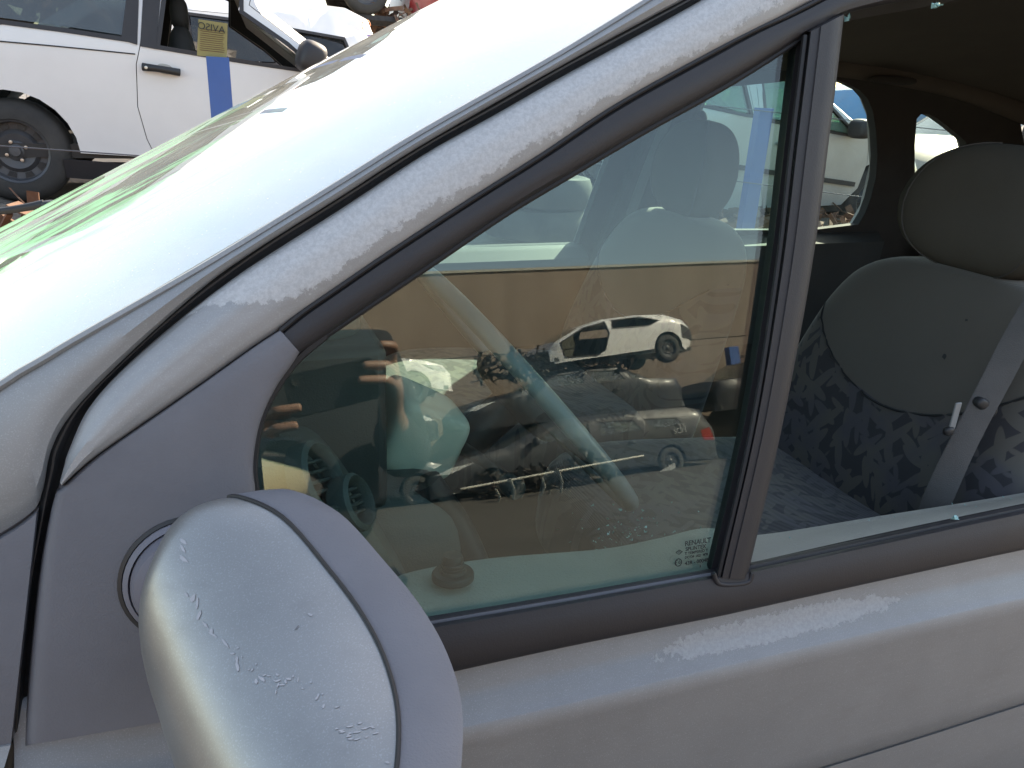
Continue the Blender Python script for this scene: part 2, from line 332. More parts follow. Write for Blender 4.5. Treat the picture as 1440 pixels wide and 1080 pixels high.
def loft(name, curves, mat, parent=None, thick=(0, .02, 0), n=60, across=2, sharp=40, lin=False, smooth_across=False, bevel=0):
    """a skin through several curves (each a list of 3D points, same count), given thickness along a vector"""
    C = [catmull(c, n, lin) for c in curves]; C = np.array(C)
    if across > 1:
        k = (len(C)-1)*across+1
        C = np.array([catmull(C[:, j], k, not smooth_across) for j in range(n)]).transpose(1, 0, 2)
    m = len(C); V = C.reshape(-1, 3).tolist(); T = np.array(thick, float)
    uv = [(j/(n-1), i/(m-1)) for i in range(m) for j in range(n)]
    Fc = [(i*n+j, i*n+j+1, (i+1)*n+j+1, (i+1)*n+j) for i in range(m-1) for j in range(n-1)]
    if thick is not None and np.any(T):
        K = m*n; V += (C.reshape(-1, 3)+T).tolist(); uv += uv
        Fc += [tuple(K+q for q in reversed(f)) for f in Fc]
        ring = [j for j in range(n)] + [i*n+n-1 for i in range(1, m)] + [(m-1)*n+j for j in range(n-2, -1, -1)] + [i*n for i in range(m-2, 0, -1)]
        for a, b in zip(ring, ring[1:]+ring[:1]): Fc.append((b, a, K+a, K+b))
    return mk(name, V, Fc, mat, parent, True, sharp, uv, bevel)
def box(name, lo, hi, mat, parent=None, bevel=.004, rot=None):
    x0, y0, z0 = lo; x1, y1, z1 = hi
    V = np.array([(x, y, z) for z in (z0, z1) for y in (y0, y1) for x in (x0, x1)], float)
    Fc = [(0, 2, 3, 1), (4, 5, 7, 6), (0, 1, 5, 4), (2, 6, 7, 3), (0, 4, 6, 2), (1, 3, 7, 5)]
    c = V.mean(0)
    if rot is not None: V = (np.array(Matrix(rot)) @ (V-c).T).T + c
    return mk(name, V, Fc, mat, parent, True, 35, None, bevel)
def tube(name, pts, rad, mat, parent=None, n=10, k=None, cap=True, flat=1.0):
    P = catmull(pts, k, False) if k else np.array(pts, float); m = len(P)
    R = np.interp(np.linspace(0, 1, m), np.linspace(0, 1, len(rad)), rad) if isinstance(rad, (list, tuple)) else [rad]*m
    V = []; Fc = []; up = None
    for i in range(m):
        t = nrm(P[min(i+1, m-1)]-P[max(i-1, 0)])
        if up is None: up = np.array((0, 0, 1.)) if abs(t[2]) < .9 else np.array((1., 0, 0))
        a = nrm(np.cross(t, up)); b = np.cross(a, t); up = b
        for q in range(n):
            g = 2*math.pi*q/n; V.append(P[i]+R[i]*(math.cos(g)*a+flat*math.sin(g)*b))
    for i in range(m-1):
        for q in range(n): Fc.append((i*n+q, i*n+(q+1) % n, (i+1)*n+(q+1) % n, (i+1)*n+q))
    if cap: Fc += [tuple(range(n-1, -1, -1)), tuple((m-1)*n+q for q in range(n))]
    return mk(name, V, Fc, mat, parent, True, 50)
def blob(name, c, r, mat, parent=None, e=(.7, .7), rot=None, nu=40, nv=24, deform=None, matf=None):
    V = []; Fc = []
    sg = lambda x, p: math.copysign(abs(x)**p, x)
    for i in range(nv+1):
        a = -math.pi/2+math.pi*i/nv
        for j in range(nu):
            b = 2*math.pi*j/nu
            p = np.array((sg(math.cos(a), e[0])*sg(math.cos(b), e[1])*r[0], sg(math.cos(a), e[0])*sg(math.sin(b), e[1])*r[1], sg(math.sin(a), e[0])*r[2]))
            if deform: p = np.array(deform(p))
            if rot is not None: p = np.array(Matrix(rot)) @ p
            V.append(p+np.array(c))
    for i in range(nv):
        for j in range(nu): Fc.append((i*nu+j, i*nu+(j+1) % nu, (i+1)*nu+(j+1) % nu, (i+1)*nu+j))
    o = mk(name, V, Fc, mat, parent, True, 60)
    bm = bmesh.new(); bm.from_mesh(o.data); bmesh.ops.remove_doubles(bm, verts=bm.verts, dist=1e-5); bm.to_mesh(o.data); bm.free()
    return o
def inside(pt, poly):
    x, y = pt; c = False; j = len(poly)-1
    for i in range(len(poly)):
        xi, yi = poly[i]; xj, yj = poly[j]
        if (yi > y) != (yj > y) and x < (xj-xi)*(y-yi)/(yj-yi+1e-12)+xi: c = not c
        j = i
    return c
def inset(poly, d):
    n = len(poly); P = np.array(poly, float); A = 0
    for i in range(n): A += P[i-1][0]*P[i][1]-P[i][0]*P[i-1][1]
    s = 1 if A > 0 else -1; out = []
    for i in range(n):
        a = nrm(P[i]-P[i-1]+1e-9); b = nrm(P[(i+1) % n]-P[i]+1e-9)
        na = np.array((-a[1], a[0]))*s; nb = np.array((-b[1], b[0]))*s; h = nrm(na+nb+1e-9); k = max(.4, float(np.dot(h, na)))
        out.append(tuple(P[i]+h*d/k))
    return out
def smoothpoly(poly, it=2):
    P = [np.array(p, float) for p in poly]
    for _ in range(it):
        Q = []
        for i in range(len(P)):
            a, b = P[i], P[(i+1) % len(P)]; Q += [a*.75+b*.25, a*.25+b*.75]
        P = Q
    return [tuple(p) for p in P]
def dense(poly, step):
    out = []
    for i in range(len(poly)):
        a = np.array(poly[i]); b = np.array(poly[(i+1) % len(poly)]); k = max(1, int(np.linalg.norm(b-a)/step))
        out += [tuple(a+(b-a)*q/k) for q in range(k)]
    return out
def panel(name, outer, holes, fmap, mat, parent=None, step=.07, thick=.012, inner=(0, 1, 0), sharp=40):
    """sheet with holes in (x, z), mapped to 3D by fmap(x, z) and given thickness along inner"""
    outer = dense(outer, step); holes = [dense(h, step) for h in holes]
    pts = list(outer); edges = [(i, (i+1) % len(outer)) for i in range(len(outer))]
    for h in holes:
        b = len(pts); pts += h; edges += [(b+i, b+(i+1) % len(h)) for i in range(len(h))]
    xs = [p[0] for p in outer]; zs = [p[1] for p in outer]; allb = np.array(pts)
    x = min(xs)+step*.5
    while x < max(xs):
        z = min(zs)+step*.5
        while z < max(zs):
            if inside((x, z), outer) and not any(inside((x, z), h) for h in holes) and np.min(np.hypot(allb[:, 0]-x, allb[:, 1]-z)) > step*.45: pts.append((x, z))
            z += step
        x += step
    res = delaunay_2d_cdt([Vector(p) for p in pts], edges, [], 0, 1e-5)
    vv = [(v.x, v.y) for v in res[0]]; fs = []
    for f in res[2]:
        c = (sum(vv[i][0] for i in f)/len(f), sum(vv[i][1] for i in f)/len(f))
        if inside(c, outer) and not any(inside(c, h) for h in holes): fs.append(tuple(f))
    V = [tuple(fmap(*p)) for p in vv]; K = len(V); I = np.array(inner, float)*thick
    cnt = {}
    for f in fs:
        for a, b in zip(f, f[1:]+f[:1]): cnt.setdefault(tuple(sorted((a, b))), []).append((a, b))
    V2 = [tuple(np.array(v)+I) for v in V]; Fa = fs+[tuple(K+i for i in reversed(f)) for f in fs]
    for e, l in cnt.items():
        if len(l) == 1: a, b = l[0]; Fa.append((b, a, K+a, K+b))
    return mk(name, V+V2, Fa, mat, parent, True, sharp)
def text(name, s, size, pos, xdir, ydir, mat, parent=None, ext=.0003, align='LEFT', space=1.0, mirror=False):
    cu = bpy.data.curves.new(name, 'FONT'); cu.body = s; cu.size = size; cu.extrude = ext; cu.align_x = align; cu.space_character = space
    cu.materials.append(mat); o = bpy.data.objects.new(name, cu); COL.objects.link(o)
    X = Vector(xdir).normalized(); Yv = Vector(ydir).normalized(); Zv = X.cross(Yv).normalized(); Yv = Zv.cross(X)
    if mirror: X = -X
    mt = Matrix(((X.x, Yv.x, Zv.x, pos[0]), (X.y, Yv.y, Zv.y, pos[1]), (X.z, Yv.z, Zv.z, pos[2]), (0, 0, 0, 1)))
    if parent: o.parent = parent; mt = Matrix.Translation(-ORG[parent.name]) @ mt
    o.matrix_local = mt; return o
def text_to_mesh():
    dg = bpy.context.evaluated_depsgraph_get()
    for o in [o for o in bpy.data.objects if o.type == 'FONT']:
        me = bpy.data.meshes.new_from_object(o.evaluated_get(dg)); n_ = bpy.data.objects.new(o.name, me); nm = o.name
        COL.objects.link(n_); n_.parent = o.parent; n_.matrix_parent_inverse = o.matrix_parent_inverse; n_.matrix_local = o.matrix_local
        for k in o.keys():
            if isinstance(o[k], str): n_[k] = o[k]
        bpy.data.objects.remove(o); n_.name = nm
def ringlathe(name, prof, c, axis, mat, parent=None, n=40, caps=True):
    """revolve (radius, height) profile around axis through c"""
    ax = nrm(axis); a = nrm(np.cross(ax, (0.3, .2, 1))); b = np.cross(ax, a); V = []; Fc = []; m = len(prof)
    for r, h in prof:
        for q in range(n):
            g = 2*math.pi*q/n; V.append(np.array(c)+ax*h+r*(math.cos(g)*a+math.sin(g)*b))
    for i in range(m-1):
        for q in range(n): Fc.append((i*n+q, i*n+(q+1) % n, (i+1)*n+(q+1) % n, (i+1)*n+q))
    if caps and prof[0][0] > 1e-6: Fc.append(tuple(range(n)))
    if caps and prof[-1][0] > 1e-6: Fc.append(tuple((m-1)*n+q for q in range(n)))
    return mk(name, V, Fc, mat, parent, True, 40)

exec_parts = []
# ================================================================== SETTING
gv = []; gf = []
g = mk('ground', [(-160, -160, 0), (160, -160, 0), (160, 160, 0), (-160, 160, 0)], [(0, 1, 2, 3)], M['ground'], smooth=False); tag(g, kind='structure')
# raised earth bank carrying the far row of cars
bx = np.linspace(-14, 16, 150); by = np.linspace(2.75, 13, 50); V = []; Fc = []
for j, y in enumerate(by):
    for i, x in enumerate(bx):
        ramp_ = min(1, max(0, (y-2.75)/.35)); h = .70*ramp_ + .06*math.sin(x*1.7+y)*ramp_ + random.uniform(-.03, .03)*ramp_
        if x < 1.2: h += .10*ramp_*min(1, (1.2-x)/1.5)
        V.append((x, y, h-.02))
for j in range(49):
    for i in range(149): Fc.append((j*150+i, j*150+i+1, (j+1)*150+i+1, (j+1)*150+i))
tag(mk('earth_bank', V, Fc, M['dirt']), kind='structure')

# ================================================================== GENERIC CAR
def wheel(parent, c, R, yo, mat_rim=M['rim'], W=.19, detail=True, name='wheel'):
    """yo: +1 when the outer face looks towards -Y, -1 when towards +Y"""
    ax = (0, -yo, 0)
    t = ringlathe(name, [(R*.62, -W/2), (R*.80, -W/2-.004), (R*.93, -W/2+.012), (R, -W/2+.045), (R*1.0, W/2-.045), (R*.93, W/2-.012), (R*.80, W/2+.004), (R*.62, W/2), (R*.60, W/2-.02), (R*.60, -W/2+.02), (R*.62, -W/2)], c, ax, M['tyre'], parent, 44, False)
    ringlathe('rim', [(R*.61, W/2-.005), (R*.57, W/2-.012), (R*.545, W/2-.05), (R*.42, W/2-.055), (R*.34, W/2-.035), (R*.2, W/2-.045), (R*.1, W/2-.03), (R*.09, W/2-.01), (0.0001, W/2-.008)], c, ax, mat_rim, t, 40, False)
    if detail:
        for k in range(10): 
            vs = []; fs = []                       # recessed slots of the steel rim
            g0 = 2*math.pi*k/10
            for dr, dg in ((.43, -.13), (.53, -.16), (.53, .16), (.43, .13)):
                for hh in (W/2-.056, W/2-.046):
                    vs.append((c[0]+R*dr*math.cos(g0+dg), c[1]-yo*hh, c[2]+R*dr*math.sin(g0+dg)))
            b = 0; fs += [(b+1, b+3, b+5, b+7), (b, b+2, b+3, b+1), (b+2, b+4, b+5, b+3), (b+4, b+6, b+7, b+5), (b+6, b, b+1, b+7)]
            mk('rim_slot', vs, fs, M['black'], t, False)
        for k in range(4):
            g0 = 2*math.pi*k/4+.4
            ringlathe('wheel_bolt', [(.009, W/2-.045), (.009, W/2-.03), (.0001, W/2-.029)], (c[0]+R*.19*math.cos(g0), c[1], c[2]+R*.19*math.sin(g0)), ax, M['chrome'], t, 8)
    return t
def make_car(name, label, paint, top, bottom_z, Y0, s, W, belt, doors=(), wins=(), wheels=(), gl=None, glass_seg=(), group=None, sill=True, step=.08, seats=(), tum=.24, rr=.07, handles=(), mirrors=(), lamps=(), cat='car', frame=None, extra=None, dash=None, wd=True, open_wins=()):
    """top: silhouette (x,z) along the roof side from one end to the other; Y0: near side plane; s=+1 extends to +Y"""
    gl = gl or M['carglass']; T = [tuple(p) for p in top]
    cx = sum(p[0] for p in T)/len(T); root = thing(name, label, cat, (cx, Y0+s*W/2, bottom_z), group)
    TP = np.array(T); A = TP[:-1]; B = TP[1:]
    def dist(x, z):
        p = np.array((x, z)); d = B-A; t = np.clip(((p-A)*d).sum(1)/(d*d).sum(1), 0, 1); q = A+d*t[:, None]; return float(np.min(np.hypot(*(p-q).T)))
    xmin, xmax = TP[:, 0].min(), TP[:, 0].max()
    def ins(x, z):
        i = tum*max(0, z-belt) + .05*max(0, (belt-.25)-z)
        d = dist(x, z)
        if d < rr: i += rr-math.sqrt(max(0, rr*rr-(rr-d)**2))
        e = min(x-xmin, xmax-x)
        if e < .55: i += .10*(1-e/.55)**2
        return i
    near = lambda x, z: (x, Y0+s*ins(x, z), z)
    farf = lambda x, z: (x, Y0+s*(W-ins(x, z)), z)
    bot = []                                        # bottom edge with arches
    for wx, wz, R in sorted(wheels, key=lambda q: -q[0] if T[0][0] < T[-1][0] else q[0]):
        sg = 1 if T[0][0] < T[-1][0] else -1; Ra = R*1.16
        for k in range(13):
            a = math.pi*k/12; x = wx+sg*Ra*math.cos(a); z = wz+Ra*math.sin(a); bot.append((x, max(z, bottom_z)))
    outer = T+[(T[-1][0], bottom_z)]*(T[-1][1] > bottom_z+.02)+bot+[(T[0][0], bottom_z)]*(T[0][1] > bottom_z+.02)
    dh = [d for d in doors]; wh = [wv for wv, di in wins if di is None]
    for sidef, sd, nm in ((near, s, 'n'), (farf, -s, 'f')):
        panel('body_side', outer, dh+wh, sidef, paint, root, step, .012, (0, sd, 0))
        panel('inner_lining', inset(outer, .05), [w_[0] for w_ in wins], lambda x, z: tuple(np.array(sidef(x, z))+np.array((0, sd*.05, 0))), M['black'], root, .2, .01, (0, sd, 0))
        for i, d in enumerate(doors):
            do = panel('door', inset(d, .004), [wv for wv, di in wins if di == i], sidef, paint, root, step, .02, (0, sd, 0))
        for k, (wv, di) in enumerate(wins):
            if k in open_wins and sidef is near: continue
            if k in open_wins and k % 2 == 1: continue
            wo_ = panel('side_window', inset(wv, .018), [], lambda x, z: tuple(np.array(sidef(x, z))+np.array((0, sd*.008, 0))), gl, root, .2, .004, (0, sd, 0))
        for k, (wv, di) in enumerate(wins):
            panel('window_frame', inset(wv, -.012), [inset(wv, .010)], lambda x, z: tuple(np.array(sidef(x, z))-np.array((0, sd*.004, 0))), frame or M['frame'], root, .12, .016, (0, sd, 0))
    # roof, bonnet, windscreens between the sides
    def strip(nm, pts, mat, off=0.0):
        m = len(pts); K = 9; V = []
        for (x, z) in pts:
            i0 = ins(x, z)
            for k in range(K):
                t = k/(K-1); y = Y0+s*(i0+(W-2*i0)*t); V.append((x, y, z-off+.035*(1-(2*t-1)**2)-.0*t))
        Fc = [(i*K+k, i*K+k+1, (i+1)*K+k+1, (i+1)*K+k) for i in range(m-1) for k in range(K-1)]
        V2 = [(x, y, z-.012) for x, y, z in V]; n0 = len(V); Fc += [tuple(n0+q for q in reversed(f)) for f in Fc]
        return mk(nm, V+V2, Fc, mat, root)
    cur = [T[0]]; curg = 0 in glass_seg
    for i in range(len(T)-1):
        gseg = i in glass_seg
        if gseg != curg:
            strip('windscreen' if curg else 'body_top', cur, gl if curg else paint); cur = [T[i]]; curg = gseg
        cur.append(T[i+1])
    strip('windscreen' if curg else 'body_top', cur, gl if curg else paint)
    # floor
    mk('floor_pan', [(xmin+.1, Y0+s*.06, bottom_z+.05), (xmax-.1, Y0+s*.06, bottom_z+.05), (xmax-.1, Y0+s*(W-.06), bottom_z+.05), (xmin+.1, Y0+s*(W-.06), bottom_z+.05),
                     (xmin+.1, Y0+s*.06, bottom_z+.12), (xmax-.1, Y0+s*.06, bottom_z+.12), (xmax-.1, Y0+s*(W-.06), bottom_z+.12), (xmin+.1, Y0+s*(W-.06), bottom_z+.12)],
       [(0, 1, 2, 3), (4, 5, 6, 7), (0, 1, 5, 4), (1, 2, 6, 5), (2, 3, 7, 6), (3, 0, 4, 7)], M['black'], root, False)
    for sx, face in seats:
        for yy in (.28, .72):
            yc = Y0+s*W*yy
            st = blob('seat', (sx, yc, belt-.2), (.08, .22, .34), M['interior'], root, nu=20, nv=12); blob('headrest', (sx, yc, belt+.20), (.05, .12, .085), M['interior'], st, nu=16, nv=10)
    if dash: box('dashboard', (min(dash), Y0+s*.1 if s > 0 else Y0-W+.1, belt-.3), (max(dash), Y0+W-.1 if s > 0 else Y0-.1, belt+.0), M['dashdark'], root, .03)
    for (wx, wz, R) in wheels:
        wheel(root, (wx, Y0+s*.12, wz), R, s, detail=wd)
        wheel(root, (wx, Y0+s*(W-.12), wz), R, -s, detail=False)
    for hx, hz, hl, hm in handles:
        y0 = near(hx, hz)[1]
        tube('door_handle', [(hx-hl/2, y0-s*.004, hz+.004), (hx-hl*.4, y0-s*.03, hz+.003), (hx, y0-s*.036, hz), (hx+hl*.4, y0-s*.03, hz-.003), (hx+hl/2, y0-s*.004, hz-.004)], [.012, .014, .013, .014, .012], hm, root, 8, 14)
        ringlathe('handle_recess', [(hl*.42, -.001), (hl*.40, .002), (.0001, .0015)], (hx, y0-s*.001, hz+.004), (0, -s, 0), hm if hm is not M['black'] else paint, root, 24)
    for mx, mz, ms in mirrors:
        y0 = near(mx, mz)[1]
        mo = blob('door_mirror', (mx, y0-s*.13, mz+.02), (.06*ms, .11*ms, .075*ms), M['frame'], root, (.6, .7), nu=24, nv=14)
        tube('mirror_arm', [(mx+.03, y0+s*.01, mz-.05), (mx, y0-s*.08, mz-.02)], [.03, .022], M['frame'], mo, 8)
    for pts, mat, nm in lamps: panel(nm, pts, [], lambda x, z: tuple(np.array(near(x, z))-np.array((0, s*.006, 0))), mat, root, .08, .01, (0, s, 0))
    return root, near

# ------------------------------------------------------------------ white three door hatchback on the bank
YH = 4.2
def H(u, v): return tuple(plane(u, v, YH)[[0, 2]])
wc = H(20, 214); WR = .262
top = [(-1.62, .98), (-1.72, 1.12), (-1.70, 1.45), (-1.62, 1.74), (-1.42, 1.98), (-1.15, 2.13), (-.6, 2.18), (0.0, 2.17), (.3, 2.12)]
top += [H(380, 12), H(440, 60), H(485, 97), (.98, 1.50), (1.12, 1.3), (1.14, .98)]
belt = H(190, 66)[1]
door = [H(196, 66), H(191, 90), H(193, 150), H(206, 196), H(224, 230), H(300, 238), H(420, 238)]
dx1 = door[-1]
door = [H(214, -62), H(196, 66), H(191, 90), H(193, 150), H(206, 196), H(222, 228), (dx1[0]-.05, H(222, 228)[1]-.01), (dx1[0]+.12, 1.05), (dx1[0]+.18, 1.3), H(468, 100), H(420, 60), H(352, 6), (.38, 2.06), (.2, 2.1)]
dwin = [H(222, 66), H(340, 86), H(450, 103), H(405, 62), H(340, 16), (.28, 1.97), (.12, 2.03), H(236, -50)]
rwin = [(-1.50, 1.58), (-1.2, 1.52), H(0, 30), H(90, 42), H(176, 55), H(182, 30), H(196, -50), (-.5, 2.05), (-1.1, 2.02), (-1.36, 1.86)]
fz = wc[1]-.015
car1, near1 = make_car('white_hatchback', 'white three door hatchback with black steel wheel and open door window on the earth bank', M['white'], top, .98, YH, 1, 1.62, belt, [door], [(rwin, None), (dwin, 0)], [(wc[0], wc[1], WR), ], glass_seg=(3, 9, 10), seats=[(-.05, 1)], tum=.22, mirrors=(), gl=M['darkglass'], dash=(.75, 1.0), step=.07, open_wins=(1,))
# handle, sill, waist line, mirror
hx, hz = H(228, 97)
for pp in ([H(170, 56), H(193, 63), H(196, -70), H(184, -70)], [H(197, 65), H(219, 69), H(230, -60), H(203, -66)]):
    panel('pillar_cover', pp, [], lambda x, z: tuple(np.array(near1(x, z))+(0, -.006, 0)), M['frame'], car1, .08, .006)
tube('door_handle', [near1(*H(201, 94))+np.array((0, -.02, 0)), near1(*H(225, 97))+np.array((0, -.038, 0)), near1(*H(253, 102))+np.array((0, -.02, 0))], [.021, .017, .02], M['black'], car1, 10, 12)
ringlathe('lock', [(.008, 0), (.008, .004), (.0001, .005)], np.array(near1(*H(206, 95)))+np.array((0, -.046, 0)), (0, -1, 0), M['chrome'], car1, 12)
panel('handle_recess', smoothpoly([H(220, 88), H(243, 92), H(243, 106), H(222, 103)], 2), [], lambda x, z: tuple(np.array(near1(x, z))+(0, -.003, 0)), M['beigecar'] if 0 else M['peugeot'], car1, .05, .003)
sl = [H(88, 224), H(150, 229), H(222, 236), H(330, 244), (1.0, .98)]
loft('sill_panel', [[near1(*p) + np.array((0, -.004, 0)) for p in sl], [np.array(near1(p[0], p[1]-.10)) + np.array((0, .02, 0)) for p in sl]], M['frame'], car1, (0, .02, 0), 30)
wl = [H(-120, 48), H(0, 58), H(90, 66), H(190, 76)]
tube('waist_moulding', [np.array(near1(*p))+(0, -.002, 0) for p in wl], .0035, M['frame'], car1, 6, 20)
mx, mz = H(438, 82)
mo = blob('door_mirror', np.array(near1(mx, mz))+(-.02, -.13, .0), (.075, .12, .085), M['frame'], car1, (.6, .6), rot=Matrix.Rotation(.35, 3, 'Y'), nu=28, nv=16)
tube('mirror_arm', [np.array(near1(*H(466, 100)))+(0, .0, -.0), np.array(near1(*H(450, 92)))+(0, -.07, 0)], [.04, .03], M['frame'], mo, 10)
tag(car1, group='cars standing on the earth bank')

# ------------------------------------------------------------------ pale silver car seen through the cabin
YP = 4.2
def Q(u, v): return tuple(plane(u, v, YP)[[0, 2]])
pt = [(1.85, .70), (1.72, 1.0), (1.85, 1.32), (2.1, 1.60), (2.5, 1.86), (3.0, 1.96), Q(1066, 97), Q(1128, 104), Q(1172, 132), Q(1226, 186), Q(1286, 207), Q(1306, 228), Q(1310, 262), (Q(1310, 262)[0], .7)]
pb = Q(1062, 166)[1]
rd = [Q(985, 108), Q(958, 160), Q(950, 200), Q(960, 260), Q(990, 292), Q(1060, 300), Q(1066, 250), Q(1063, 200), Q(1063, 168), Q(1058, 104)]
fd = [Q(1070, 102), Q(1069, 170), Q(1068, 230), Q(1075, 296), Q(1185, 289), Q(1208, 265), Q(1220, 230), Q(1222, 195), Q(1170, 140), Q(1125, 110)]
rw = [Q(990, 114), Q(968, 144), Q(1050, 162), Q(1058, 163), Q(1052, 108)]
fw = [Q(1080, 106), Q(1077, 169), Q(1140, 180), Q(1206, 193), Q(1165, 142), Q(1122, 113)]
car2, near2 = make_car('silver_five_door_car', 'pale silver five door car with dark rub strip seen through the far rear window', M['peugeot'], pt, .66, YP, 1, 1.65, pb, [rd, fd], [(rw, 0), (fw, 1)], [(4.98, .80, .27)], glass_seg=(3, 8), seats=[(3.35, 1)], tum=.22, gl=M['greenglass'], dash=(4.5, 4.8), handles=[(*Q(982, 178), .15, M['peugeot']), (*Q(1104, 203), .15, M['peugeot'])], group='cars standing on the earth bank')
for pp in ([Q(965, 221), Q(1000, 226), Q(1056, 234)], [Q(1072, 237), Q(1140, 247), Q(1202, 256)]):
    loft('rub_strip', [[np.array(near2(*p))+(0, -.018, 0) for p in pp], [np.array(near2(p[0], p[1]-.035))+(0, -.018, 0) for p in pp]], M['frame'], car2, (0, .02, 0), 16)
ringlathe('lock', [(.012, 0), (.012, .004), (.0001, .005)], np.array(near2(*Q(1096, 214)))+(0, -.002, 0), (0, -1, 0), M['frame'], car2, 12)
p0 = np.array(near2(*Q(1196, 180)))
mo = blob('door_mirror', p0+(0, -.10, .0), (.06, .09, .07), M['frame'], car2, (.6, .6), nu=24, nv=14); tube('mirror_arm', [p0+(.05, 0, -.04), p0+(0, -.06, -.02)], [.035, .025], M['frame'], mo, 8)
q0 = np.array((*Q(1092, 116), 0)); pz = np.array((q0[0], YP+.75, q0[1]+.02))
box('rear_view_mirror', pz+(-.02, -.1, -.03), pz+(.02, .1, .03), M['frame'], car2, .01)
tube('hanging_cord', [pz, pz+(0, 0, -.18)], .004, M['black'], car2, 6)

# ------------------------------------------------------------------ more cars farther back
def plain_car(name, label, paint, x0, L, z0, Y0, s, flip=False, h=1.4, group=None, gl=None, W=1.65, kind='hatch', rake=0.0, strip=False, tilt=0, seats=True, wheels=True, step=.12, belt=None, red=True):
    f = (lambda t: x0+L*(1-t)) if flip else (lambda t: x0+L*t)     # t: 0 rear .. 1 front
    b = z0+(belt or .92)*h/1.4; rt = z0+h
    if kind == 'hatch': tp = [(0, .35), (.01, .62), (.04, .93), (.10, 1.22), (.18, 1.36), (.32, 1.40), (.5, 1.39), (.58, 1.33), (.72, .98), (.86, .88), (.96, .74), (1.0, .55), (1.0, .3)]; gs = (3, 7)
    elif kind == 'estate': tp = [(0, .35), (.0, .8), (.02, 1.0), (.05, 1.3), (.1, 1.38), (.3, 1.41), (.55, 1.40), (.62, 1.34), (.76, .98), (.88, .88), (.97, .74), (1.0, .55), (1.0, .3)]; gs = (2, 7)
    else: tp = [(0, .4), (.0, .7), (.03, .93), (.16, .97), (.30, 1.34), (.42, 1.39), (.53, 1.38), (.58, 1.32), (.72, .96), (.86, .86), (.96, .74), (1.0, .55), (1.0, .3)]; gs = (3, 7)
    T = [(f(t), z0+z*h/1.4) for t, z in tp]
    zt = b+.36*h/1.4; zb_ = b+.03
    d1 = [(f(.335), rt-.07*h), (f(.33), z0+.3), (f(.44), z0+.26), (f(.53), z0+.26), (f(.53), rt-.07*h)] if 0 else None
    rdp = [(f(.30), zt+.02), (f(.26), zb_), (f(.27), z0+.62), (f(.34), z0+.30), (f(.44), z0+.27), (f(.445), zb_), (f(.445), zt+.03)]
    fdp = [(f(.455), zt+.03), (f(.455), zb_), (f(.455), z0+.27), (f(.70), z0+.27), (f(.715), z0+.6), (f(.71), zb_-.02), (f(.60), zt)]
    rwp = [(f(.31), zt-.03), (f(.28), zb_+.03), (f(.435), zb_+.02), (f(.435), zt)]
    fwp = [(f(.47), zt), (f(.47), zb_+.02), (f(.69), zb_+.01), (f(.585), zt-.03)]
    qwp = [(f(.245), zb_+.04), (f(.13 if kind != 'saloon' else .2), zb_+.06), (f(.15 if kind != 'saloon' else .25), zt-.10), (f(.27), zt-.05)]
    R = .30
    wh = [(f(.19), z0+R-.02, R), (f(.81), z0+R-.02, R)] if wheels else []
    hs = [(f(.33), b-.12, .14, M['black'] if paint is M['bluecar'] else paint), (f(.50), b-.12, .14, M['black'] if paint is M['bluecar'] else paint)]
    root, nr = make_car(name, label, paint, T, z0+.18, Y0, s, W, b, [rdp, fdp], [(rwp, 0), (fwp, 1), (qwp, None)], wh, gl=gl, glass_seg=gs, group=group, seats=[(f(.5), 1)] if seats else (), handles=hs, mirrors=[(f(.665), zb_+.06, .9)], step=step, wd=False,
        lamps=[([(f(.94), z0+.62*h/1.4), (f(.86), z0+.78*h/1.4), (f(.93), z0+.74*h/1.4), (f(.985), z0+.62*h/1.4)], M['lamp'], 'headlight')]+([([(f(.012), z0+.62*h/1.4), (f(.03), z0+.9*h/1.4), (f(.07), z0+.86*h/1.4), (f(.06), z0+.64*h/1.4)], M['redlamp'], 'tail_light')] if red else []))
    if tilt or rake: root.rotation_euler = (0, rake, tilt)
    return root
bank = 'cars standing on the earth bank'
plain_car('blue_hatchback', 'bright sky blue car behind, seen through the small rear quarter window', M['bluecar'], 8.55, 4.0, .42, 7.9, 1, group='cars in the second row', h=1.45)
plain_car('pale_saloon', 'pale car far behind the silver car, seen above its bonnet', M['peugeot'], 6.9, 4.2, .40, 10.4, 1, group='cars in the third row', kind='saloon', h=1.5)
plain_car('beige_saloon', 'dark beige car with sloping bonnet in front of the blue one', M['beigecar'], 7.35, 4.2, .22, 5.9, 1, flip=True, group='cars in the second row', kind='saloon')
plain_car('white_hatchback', 'white car with dark tinted windows right behind the hatchback, second row', M['white'], 1.82-4.2, 4.2, .52, 6.4, 1, flip=True, group='cars in the second row', kind='hatch', h=1.52, gl=M['tint'])

# ================================================================== THE SILVER CAR
car = thing('silver_car', 'weathered silver people carrier with peeling lacquer and its front window down, filling the foreground', 'car', (.6, .72, 0))
def SS(pts, off=0.0): return [side(u, v, off) for u, v in pts]
